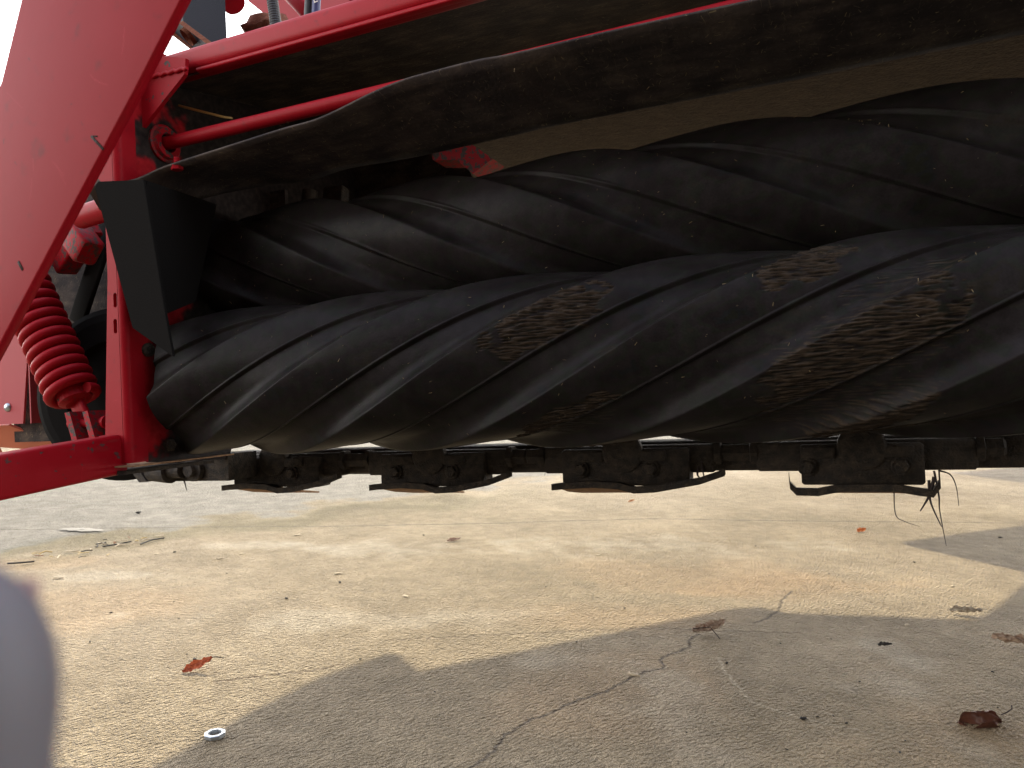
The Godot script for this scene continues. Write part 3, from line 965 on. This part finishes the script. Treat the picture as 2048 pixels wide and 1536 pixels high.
func build_cutter_bar():
	var uU := Vector3.RIGHT
	var uV := Vector3.UP
	var uW := Vector3.FORWARD
	var st := begin(true)
	bar(st, Q(-1.37, -0.124, 1.485), Q(1.25, -0.127, 1.485), uV, 0.0792, 0.05104, 0.01232)
	var cutter := obj("cutter_bar", st, mats.cast, mower)
	st = begin()       # inner end of the bar under the foot plate
	plate(st, QE([[-1.615, -0.118, 1.38], [-1.578, -0.158, 1.38], [-1.30, -0.158, 1.38], [-1.30, -0.095, 1.38], [-1.615, -0.095, 1.38]]), uW * 0.08)
	plate(st, QE([[-1.617, -0.12, 1.372], [-1.58, -0.1595, 1.372], [-1.553, -0.1585, 1.372], [-1.588, -0.12, 1.372]]), uW * 0.09)
	lathe(st, P(-1.222, -0.107, 1.115), uU, [[-0.025, 0.02], [0.025, 0.025], [0.026, 0.015], [0.057, 0.015]], 20)
	lathe(st, P(-1.148, -0.107, 1.13), -uW, [[0.0, 0.023], [0.01, 0.022], [0.012, 0.013], [0.021, 0.012]], 20)
	obj("bar_end", st, mats.cast, mower)
	for k in 4:
		var x: float = [-1.338, -0.93, -0.515, -0.108][k]
		var last := k == 3
		var len: float = 0.345 if last else 0.335
		st = begin(true)
		bar(st, Q(x, -0.126, 1.432), Q(x + len, -0.127, 1.432), uV, 0.044, 0.04576, 0.00528)                  # body
		bar(st, Q(x + (0.075 if last else 0.045), -0.139, 1.412), Q(x + len - (0.08 if last else 0.045), -0.14, 1.412), uV, 0.044, 0.0615, 0.0044)        # raised cover
		var u1 := x + 0.08
		while u1 < x + len - 0.13:
			bar(st, Q(u1, -0.118, 1.39), Q(u1 + 0.05, -0.118, 1.39), uV, 0.0176, 0.0176, 0.00264)
			u1 += 0.12
		lathe(st, Q(x + len * 0.5, -0.110, 1.395), -uW, [[0.0, 0.034], [0.012, 0.034], [0.014, 0.03]], 24)
		var body := obj("blade_module", st, mats.cast, mower)
		# skid shoe: lips turned up at both ends, arched in the middle
		var pro: Array = [[0.029, -0.168], [0.05, -0.166], [0.11, -0.163], [0.16, -0.166], [0.19, -0.174], [0.23, -0.172], [0.31, -0.158], [0.355, -0.143]]
		if last: pro = [[0.055, -0.150], [0.056, -0.166], [0.066, -0.177], [0.1, -0.178], [0.135, -0.171], [0.22, -0.171], [0.25, -0.177], [0.272, -0.18], [0.283, -0.165], [0.283, -0.148]]
		var rings := []
		var soles := []
		for q in pro:
			var ring := PackedVector3Array()
			for e in [[1.365, 0.002], [1.385, 0.001], [1.385, -0.0095], [1.365, -0.0105]]: ring.append(Q(x + q[0], q[1] + e[1] - 0.0015, e[0]))
			rings.append(ring)
			var sole := PackedVector3Array()
			var far := lerpf(-0.207, q[1] - 0.02, smoothstep(-0.165, -0.145, q[1]))
			for e in [[1.386, q[1] - 0.003], [1.47, lerpf(q[1], far, 0.6)], [1.56, far], [1.56, far - 0.004], [1.47, lerpf(q[1], far, 0.6) - 0.005], [1.386, q[1] - 0.008]]: sole.append(Q(x + q[0], e[1], e[0]))
			if q[0] < 0.18 and not last or last and q[0] > 0.09 and q[0] < 0.26: soles.append(sole)
		st = begin()
		loft(st, rings, true, false)
		obj("skid_shoe", st, mats.cast, body)
		st = begin()
		loft(st, soles, true, false)
		obj("shoe_sole", st, mats.tan_steel, body)
		for b in [[x + 0.085, -0.142], [x + len - 0.115, -0.142]]:
			st = begin()
			hex_bolt(st, Q(b[0], b[1], 1.385), -uW, 0.0105, 0.0105)
			obj("shoe_bolt", st, mats.cast, body)
		for b in [[x - 0.012, -1.0], [x + len + 0.012, 1.0]]:
			st = begin()
			lathe(st, Q(b[0] - b[1] * 0.014, -0.118, 1.425), uU * b[1], [[0.0, 0.021], [0.01, 0.021], [0.012, 0.015], [0.034, 0.015], [0.038, 0.011]], 6)
			obj("module_bolt", st, mats.cast, body)

# ------------------------------------------------------------------ loose things
func leaf_mesh(length: float, width: float, curl: float, roll: float, sd: int, dark: Color, light: Color, rough := 0.16) -> ArrayMesh:    # a dry leaf, curled along and across, with a raised midrib
	var nz := noise(sd, 18.0, 3)
	var n := 25
	var m := 13
	var pos := func(i, j):
		var s := float(i) / (n - 1)
		var t := (float(j) / (m - 1) - 0.5) * 2.0
		var wd := width * 0.5 * pow(sin(PI * pow(s, 0.8)), 0.75) * (1.0 + rough * nz.get_noise_2d(s * 0.6, signf(t) * 5)) + 0.0004
		var a := roll * t * wd / (width * 0.5)
		var x := (s - 0.5) * length
		var rr := width * 0.5 / maxf(absf(roll), 0.05)
		var y := rr * (1 - cos(a)) + curl * (4 * (s - 0.5) * (s - 0.5)) * length + nz.get_noise_2d(s * 0.22, t * 0.09) * width * rough * 1.6
		if absf(t) < 0.01: y -= width * 0.02
		return Vector3(x, y, rr * sin(a))
	var col := func(i, j):
		var s := float(i) / (n - 1)
		var t := (float(j) / (m - 1) - 0.5) * 2.0
		var k := clampf(0.5 + nz.get_noise_2d(s * 0.5 + 7, t * 0.25) * 0.9, 0, 1)
		var c := dark.lerp(light, k)
		if absf(t) < 0.05 or absf(fposmod(s * 9 - absf(t) * 1.6, 1.0)) < 0.14: c = c.lerp(light, 0.5)
		return c
	return grid(n, m, pos, col)

func add_leaf(called: String, at: Vector3, turn: Vector3, length: float, width: float, curl: float, roll: float, sd: int, dark: Color, light: Color, label: String, stem: Array, rough := 0.16) -> Node3D:
	var root := Node3D.new()
	root.name = numbered(called, self)
	add_child(root)
	root.position = at
	root.rotation = turn
	tag(root, label, "leaf", "fallen leaves on the concrete")
	put("blade", leaf_mesh(length, width, curl, roll, sd, dark, light, rough), mats.leaf, root)
	if stem.size():
		var st := begin(true)
		var p := PackedVector3Array()
		for q in stem: p.append(Vector3(q[0], q[1], q[2]))
		tube(st, p, 0.0011, 7)
		obj("stalk", st, mats.dark_grass, root)
	return root

func crumb_mesh(sd: int, r: float) -> ArrayMesh:
	var nz := noise(sd, 0.9, 2)
	var pos := func(i, j):
		var a = PI * i / 8.0
		var b = TAU * (j % 12) / 12.0
		var dir := Vector3(sin(a) * cos(b), cos(a), sin(a) * sin(b))
		return dir * Vector3(1.2, 0.6, 0.9) * r * (1.0 + 0.6 * nz.get_noise_3d(dir.x * 1.4, dir.y * 1.4, dir.z * 1.4))
	return grid(9, 13, pos)

func strand(p: Array, r: float, mat: Material, label: String, group: String):
	var st := begin(true)
	var c := Curve3D.new()
	for k in p.size():
		var a := Vector3(p[k][0], p[k][1], p[k][2])
		c.add_point(a)
	var pts := PackedVector3Array()
	var rs := []
	var base: Vector3 = c.get_point_position(0)
	for k in 25:
		var t := k / 24.0 * (p.size() - 1)
		var i := mini(int(t), p.size() - 2)
		var a: Vector3 = c.get_point_position(i)
		var b: Vector3 = c.get_point_position(i + 1)
		pts.append(a.cubic_interpolate(b, c.get_point_position(maxi(i - 1, 0)), c.get_point_position(mini(i + 2, p.size() - 1)), t - i) - base)
		rs.append(r * (1.0 - 0.75 * k / 24.0))
	tube(st, pts, rs, 6)
	var o := obj("grass_strand", st, mat)
	o.position = base
	tag(o, label, "grass strand", group)

func Wd(u: float, v: float, w: float) -> Array:
	var q := mower.transform * Q(u, v, w)
	return [q.x, q.y, q.z]

func ordinal(n: int) -> String:
	if n % 100 in [11, 12, 13]: return "%dth" % n
	return "%d%s" % [n, ["th", "st", "nd", "rd", "th", "th", "th", "th", "th", "th"][n % 10]]

func label_by_landmark(list: Array, what: String):     # "second nearest to the steel nut"
	var marks := {"steel nut": Vector3(-0.505, 0, -1.266), "orange brown front leaf": Vector3(-0.655, 0, -1.555), "twisted leaf on the crack": Vector3(0.475, 0, -1.795), "rolled red brown leaf": Vector3(0.828, 0, -1.318), "black leaf scrap": Vector3(0.849, 0, -1.696), "bright orange leaf": Vector3(1.417, 0, -3.02), "flat pale brown leaf": Vector3(-0.221, 0, -2.838), "wet patch": Vector3(-1.755, 0, -3.04), "litter strip": Vector3(-1.55, 0, -2.65), "farthest leaf": Vector3(0.608, 0, -3.788)}
	var near := {}
	for o in list:
		var best := ""
		for m in marks:
			if best == "" or o.position.distance_to(marks[m]) < o.position.distance_to(marks[best]): best = m
		if not near.has(best): near[best] = []
		near[best].append(o)
	for m in near:
		var l: Array = near[m]
		l.sort_custom(func(a, b): return a.position.distance_to(marks[m]) < b.position.distance_to(marks[m]))
		for k in l.size(): l[k].set_meta("label", "%s, %s nearest to the %s" % [what, ordinal(k + 1) if k else "the", m])

func loose_things():
	var rust_d := Color(0.11, 0.035, 0.02)
	var rust_l := Color(0.26, 0.09, 0.04)
	add_leaf("fallen_leaf", Vector3(-0.655, 0.012, -1.555), Vector3(0.5, 0.55, 0.42), 0.062, 0.026, 0.08, 1.0, 5, Color(0.22, 0.05, 0.025), Color(0.42, 0.11, 0.05), "orange brown curled leaf standing on its tip in the sun, front left", [[0.03, 0.006, 0], [0.04, 0.002, 0.002], [0.05, -0.008, 0.004]])
	add_leaf("fallen_leaf", Vector3(0.475, 0.011, -1.795), Vector3(0.25, 0.35, 0.2), 0.092, 0.036, 0.1, 1.3, 6, Color(0.13, 0.05, 0.03), Color(0.42, 0.34, 0.26), "twisted dry leaf with pale underside lying over the crack", [[-0.044, 0.014, 0], [-0.01, 0.02, 0.02], [0.0, 0.0, 0.045], [-0.004, -0.008, 0.05]])
	add_leaf("fallen_leaf", Vector3(1.155, 0.012, -1.70), Vector3(0.2, -0.25, -0.06), 0.11, 0.04, 0.06, 1.2, 7, Color(0.12, 0.05, 0.03), Color(0.44, 0.34, 0.25), "half brown, half pale dry leaf at the right edge", [])
	add_leaf("fallen_leaf", Vector3(0.828, 0.003, -1.318), Vector3(0.9, 0.12, 0.02), 0.08, 0.07, 0.01, 2.5, 8, Color(0.055, 0.02, 0.013), Color(0.1, 0.04, 0.025), "dark red brown leaf rolled into a tube, front right", [[0.036, 0.012, -0.006], [0.044, 0.018, -0.008], [0.052, 0.024, -0.012], [0.056, 0.022, -0.018]], 0.07)
	add_leaf("fallen_leaf", Vector3(1.417, 0.006, -3.02), Vector3(0.3, 0.4, 0.2), 0.045, 0.028, 0.1, 0.9, 9, Color(0.4, 0.09, 0.02), Color(0.6, 0.2, 0.06), "small bright orange leaf beyond the machine's right half", [])
	add_leaf("fallen_leaf", Vector3(-0.221, 0.005, -2.838), Vector3(0.15, 0.5, 0.1), 0.058, 0.022, 0.08, 1.0, 10, Color(0.2, 0.11, 0.08), Color(0.4, 0.3, 0.24), "small pale brown leaf lying flat in the middle of the sunlit slab", [])
	add_leaf("fallen_leaf", Vector3(0.608, 0.005, -3.788), Vector3(0.2, 0.2, 0.3), 0.035, 0.02, 0.1, 1.0, 11, Color(0.3, 0.12, 0.05), Color(0.5, 0.24, 0.12), "tiny orange brown leaf farthest away under the cutter bar", [])
	add_leaf("fallen_leaf", Vector3(1.18, 0.01, -1.935), Vector3(0.1, -0.3, 0.1), 0.075, 0.03, 0.06, 1.3, 12, Color(0.1, 0.07, 0.05), Color(0.4, 0.36, 0.3), "curled grey leaf at the right edge where the shadow begins", [])
	add_leaf("fallen_leaf", Vector3(0.849, 0.006, -1.696), Vector3(0.1, 0.1, 0.05), 0.034, 0.015, 0.04, 1.4, 13, Color(0.02, 0.018, 0.018), Color(0.05, 0.045, 0.04), "small black leaf scrap in the shade between two dry leaves", [])
	# steel nut ring
	var st := begin()
	lathe(st, Vector3.ZERO, Vector3.UP, [[0.0, 0.0105], [0.0, 0.0165], [0.001, 0.0178], [0.006, 0.0178], [0.007, 0.0165], [0.007, 0.0115], [0.0, 0.0105]], 8, false, false)
	var nut := obj("steel_nut", st, mats.zinc)
	nut.position = Vector3(-0.505, 0.001, -1.266)
	tag(nut, "flat zinc plated steel nut lying at the edge of the shadow", "nut")
	# straw stalk lodged on the mower
	st = begin(true)
	tube(st, PP([[-1.112, 0.592, 1.05], [-1.08, 0.583, 1.05], [-1.06, 0.5745, 1.05], [-0.965, 0.537, 1.05], [-0.945, 0.531, 1.05]]), [0.0011, 0.0013, 0.0024, 0.0023, 0.0018], 10)
	var straw := obj("straw_stalk", st, mats.straw)
	straw.transform = mower.transform
	tag(straw, "pale yellow straw stalk lodged behind the gusset above the red tube", "straw")
	# clump of packed grass on top of the beam
	var clump := put("grass_clump", crumb_mesh(301, 0.045), mats.rust)
	clump.position = mower.transform * P(-0.985, 0.775, 1.22)
	tag(clump, "brown clump of packed dry grass behind the red beam", "grass clump")
	# strands hanging from the cutter bar
	var g := "grass strands hanging from the cutter bar"
	var sets := [
		[[[0.168, -0.15, 1.375], [0.172, -0.19, 1.37], [0.172, -0.215, 1.37], [0.178, -0.27, 1.37]], 0.0016, "longest thin dark strand hanging below the last skid shoe"],
		[[[0.168, -0.16, 1.375], [0.158, -0.19, 1.37], [0.143, -0.213, 1.36]], 0.0028, "thick short dark strand pointing left below the last skid shoe"],
		[[[0.16, -0.165, 1.375], [0.16, -0.2, 1.37], [0.172, -0.238, 1.36]], 0.0022, "dark strand slanting right below the last skid shoe"],
		[[[0.176, -0.15, 1.375], [0.19, -0.156, 1.37], [0.197, -0.175, 1.37], [0.199, -0.206, 1.37]], 0.0014, "thin strand arching right of the last skid shoe"],
		[[[0.108, -0.176, 1.37], [0.108, -0.22, 1.37], [0.12, -0.23, 1.36], [0.14, -0.236, 1.35]], 0.0009, "hair thin strand bent at its end under the last shoe"],
		[[[-0.205, -0.13, 1.41], [-0.202, -0.15, 1.4], [-0.198, -0.17, 1.4]], 0.0022, "short dark strand beside the third skid shoe"],
		[[[-0.21, -0.14, 1.41], [-0.212, -0.155, 1.4], [-0.207, -0.163, 1.4]], 0.0026, "stubby dark strand touching the third skid shoe's bolt"],
		[[[-0.47, -0.14, 1.4], [-0.49, -0.138, 1.4], [-0.505, -0.142, 1.4], [-0.512, -0.155, 1.4]], 0.001, "thin curved strand left of the third skid shoe"],
		[[[-1.42, -0.15, 1.36], [-1.415, -0.165, 1.36], [-1.412, -0.178, 1.36]], 0.002, "short dark strand under the bar's left end"]]
	for s in sets:
		var p := []
		for q in s[0]: p.append(Wd(q[0], q[1], q[2]))
		strand(p, s[1], mats.dark_grass, s[2], g)
	# thin wet patch
	var nz := noise(305, 3.0, 3)
	var pm := StandardMaterial3D.new()
	pm.albedo_color = Color(0.36, 0.34, 0.3)
	pm.metallic_specular = 0.4
	pm.roughness = 0.65
	var pos := func(i, j):
		var a = TAU * (j % 40) / 40.0
		var r = (i / 6.0) * (1.0 + 0.5 * nz.get_noise_2d(cos(a), sin(a)))
		return Vector3(-1.755 + cos(a) * r * 0.1, 0.0075 - 0.0012 * i / 6.0, -3.04 + sin(a) * r * 0.03 + cos(a) * r * 0.02)
	var pud := put("puddle", grid(7, 41, pos), pm)
	pud.set_meta("kind", "structure")
	# crumbs of soil and bark
	var kinds := []
	for k in 5: kinds.append(crumb_mesh(310 + k, 1.0))
	var spots := [[0.460, -1.596, 0.007], [0.52, -1.33, 0.008], [-1.73, -3.45, 0.014], [-0.52, -2.25, 0.006], [-0.33, -1.62, 0.005], [-0.69, -1.62, 0.005], [-0.72, -1.65, 0.003], [-0.63, -2.08, 0.006], [-0.93, -2.05, 0.004], [-1.05, -1.95, 0.005], [-0.98, -1.73, 0.004], [-0.85, -1.9, 0.004], [0.1, -2.2, 0.004], [0.3, -1.99, 0.005], [0.15, -1.73, 0.004], [-0.15, -1.45, 0.003], [0.55, -1.34, 0.004], [0.58, -1.345, 0.003], [0.59, -1.315, 0.004], [0.66, -1.25, 0.003], [0.45, -1.22, 0.004], [0.63, -1.21, 0.004], [0.3, -1.28, 0.003], [0.7, -1.5, 0.003], [0.9, -1.38, 0.003], [1.0, -1.55, 0.004], [1.9, -2.9, 0.008], [1.0, -2.35, 0.005], [0.02, -2.55, 0.005], [-0.9, -2.35, 0.006], [-1.45, -2.15, 0.005], [-0.35, -2.95, 0.006], [0.75, -1.75, 0.003], [0.62, -1.72, 0.003], [-0.05, -1.9, 0.004], [0.22, -1.62, 0.003], [-0.45, -1.85, 0.003], [-1.2, -2.65, 0.007], [1.35, -2.5, 0.006], [0.9, -2.75, 0.006]]
	var crumbs := []
	for s in spots:
		var o := put("soil_crumb", kinds[rng.randi() % 5], mats.crumb)
		o.position = Vector3(s[0], s[2] * 0.4, s[1])
		o.rotation.y = rng.randf() * TAU
		o.scale = Vector3(1.0, 0.8, rng.randf_range(0.6, 1.0)) * s[2] * rng.randf_range(0.5, 0.85)
		tag(o, "", "soil crumb", "crumbs scattered on the concrete")
		crumbs.append(o)
	label_by_landmark(crumbs, "dark crumb on the concrete")
	# twigs and chaff washed together on the left
	var twigs := []
	for k in 36:
		st = begin(true)
		var l := rng.randf_range(0.012, 0.05) if k > 2 else rng.randf_range(0.07, 0.13)
		tube(st, PackedVector3Array([Vector3(-l / 2, 0, 0), Vector3(0, rng.randf_range(-0.003, 0.006), rng.randfn() * 0.004), Vector3(l / 2, 0, rng.randfn() * 0.006)]), rng.randf_range(0.001, 0.0024) if k > 2 else 0.003, 6)
		var tw := obj("twig", st, [mats.rust, mats.crumb, mats.straw, mats.pale, mats.pale][rng.randi() % 5] if k > 2 else mats.crumb)
		var f := rng.randf()
		tw.position = Vector3(lerpf(-1.68, -1.42, f) + rng.randfn() * 0.05, 0.006, lerpf(-2.45, -2.86, f) + rng.randfn() * 0.05)
		tw.rotation.y = rng.randfn() * 1.0 + 0.5
		tag(tw, "", "twig", "twigs of the litter strip at the left")
		twigs.append(tw)
	twigs.sort_custom(func(a, b): return a.position.z > b.position.z)
	for k in twigs.size(): twigs[k].set_meta("label", "%s twig in the left litter strip, %s from its near end" % ["pale" if twigs[k].material_override in [mats.straw, mats.pale, mats.rust] else "dark", ordinal(k + 1)])
	# pale chips
	var chips := []
	for s in [[-1.25, -2.62], [-1.0, -2.55], [-0.55, -2.35], [-1.4, -2.3], [-0.85, -2.95], [0.3, -2.6], [1.3, -2.2], [-0.95, -2.62], [1.75, -2.75], [0.25, -1.53], [0.98, -1.85], [-0.3, -2.1]]:
		var o := put("pale_chip", kinds[rng.randi() % 5], mats.pale)
		o.position = Vector3(s[0], 0.003, s[1])
		o.rotation.y = rng.randf() * TAU
		o.scale = Vector3(0.012, 0.004, 0.006) * rng.randf_range(0.6, 1.2)
		tag(o, "", "chip", "pale chips on the concrete")
		chips.append(o)
	label_by_landmark(chips, "pale chip on the concrete")
	# fingertip of the person holding the camera
	var prof := [[0.062, 0.0086], [0.05, 0.0084], [0.042, 0.0089], [0.036, 0.009], [0.028, 0.0087], [0.022, 0.0089], [0.0172, 0.0092], [0.013, 0.0091], [0.009, 0.0084], [0.0055, 0.0069], [0.003, 0.0052], [0.0012, 0.0033], [0.0003, 0.0016], [0.0, 0.0003]]
	st = begin(true)
	var rings := []
	for q in prof:
		var ring := PackedVector3Array()
		for k in 28:
			var a := TAU * k / 28
			var flat := 0.86 if sin(a) < 0 else 0.95      # nail side flatter
			ring.append(Vector3(cos(a) * q[1], -q[0], sin(a) * q[1] * flat))
		rings.append(ring)
	loft(st, rings)
	var sk := stdmat(Color(0.33, 0.315, 0.33), 0.65)
	sk.subsurf_scatter_enabled = true
	sk.subsurf_scatter_strength = 0.15
	var finger := obj("person", st, sk)
	finger.position = Vector3(-0.0582, 0.6 - 0.0190, -0.08)
	finger.rotation_degrees = Vector3(-6, 25, -2)
	tag(finger, "blurred fingertip of the person taking the picture, lower left edge", "person")
	var nail := grid(9, 9, func(i, j):
		var a = (j / 8.0 - 0.5) * 1.5
		var s = i / 8.0
		return Vector3(sin(a) * 0.0085, -0.003 - s * 0.011, -cos(a) * 0.0081 - 0.0002))
	put("fingernail", nail, stdmat(Color(0.7, 0.56, 0.54), 0.3), finger)
	# chopped grass stuck on rollers and flap
	var mm := MultiMesh.new()
	mm.transform_format = MultiMesh.TRANSFORM_3D
	var bm := BoxMesh.new()
	bm.size = Vector3(0.005, 0.0004, 0.0006)
	mm.mesh = bm
	var n := 460
	mm.instance_count = n
	for k in n:
		var u := rng.randf_range(-1.0, 0.4)
		var at: Vector3
		if k % 3 == 0:
			var deg := rng.randf_range(-60, 60)
			var r := lobe(fposmod((u + 0.105 - 0.00425 * deg) / RP, 1.0)) + 0.0006
			at = P(u, 0.056 + sin(deg_to_rad(deg)) * r, 1.058 - cos(deg_to_rad(deg)) * r)
		elif k % 3 == 1:
			var deg := rng.randf_range(-45, 60)
			var r := lobe(fposmod(-(u + 0.041 - 0.46 * RP + 0.00425 * deg) / RP, 1.0)) + 0.0006
			at = P(u, 0.267 + sin(deg_to_rad(deg)) * r, 1.18 - cos(deg_to_rad(deg)) * r)
		else:
			var t := rng.randf_range(0.06, 0.94)
			u = rng.randf_range(-0.9, 0.4)
			at = P(u, lerpf(0.465, 0.428, t) - 0.01 * sin(t * PI), lerpf(0.95, 1.12, t))
		var b := Basis.from_euler(Vector3(rng.randfn() * 0.6, rng.randf() * TAU, rng.randfn() * 0.8)).scaled(Vector3.ONE * rng.randf_range(0.3, 1.1))
		mm.set_instance_transform(k, Transform3D(b, at))
	var mi := MultiMeshInstance3D.new()
	mi.name = "grass_clippings"
	mi.multimesh = mm
	mi.material_override = mats.clip
	mi.transform = mower.transform
	mi.set_meta("kind", "stuff")
	tag(mi, "chopped dry grass bits stuck to rollers and flap", "grass clippings")
	add_child(mi)

# ------------------------------------------------------------------
func _ready():
	rng.seed = 7
	# camera
	var cam := Camera3D.new()
	cam.name = "camera"
	cam.position = Vector3(0, 0.6, 0)
	cam.near = 0.01
	cam.far = 1500.0
	var att := CameraAttributesPhysical.new()
	att.frustum_focal_length = 23.28
	att.frustum_focus_distance = 1.25
	att.exposure_aperture = 9.0
	att.frustum_near = 0.01
	att.frustum_far = 1500.0
	cam.attributes = att
	cam.fov = 54.54
	add_child(cam)
	cam.current = true
	# sky
	var sky := ProceduralSkyMaterial.new()
	sky.sky_top_color = Color(0.44, 0.47, 0.53)
	sky.sky_horizon_color = Color(1.0, 0.98, 0.95)
	sky.sky_curve = 0.3
	sky.ground_bottom_color = Color(0.3, 0.28, 0.25)
	sky.ground_horizon_color = Color(0.6, 0.6, 0.6)
	sky.energy_multiplier = 3.8
	var env := Environment.new()
	env.background_mode = Environment.BG_SKY
	env.sky = Sky.new()
	env.sky.sky_material = sky
	env.tonemap_mode = Environment.TONE_MAPPER_LINEAR
	env.tonemap_exposure = 2.6
	env.sdfgi_enabled = true
	env.ssao_enabled = true
	env.ssil_enabled = true
	var we := WorldEnvironment.new()
	we.environment = env
	add_child(we)
	# sun, ahead of the camera
	var sun := DirectionalLight3D.new()
	sun.name = "sun"
	sun.light_energy = 0.9
	sun.light_color = Color(1.0, 0.94, 0.8)
	sun.light_angular_distance = 0.55
	sun.shadow_enabled = true
	add_child(sun)
	sun.look_at_from_position(Vector3(-0.067, 0.588, -0.806) * 10.0, Vector3.ZERO)
	make_materials()
	make_ground()
	build_mower()
	build_blocker()
	loose_things()
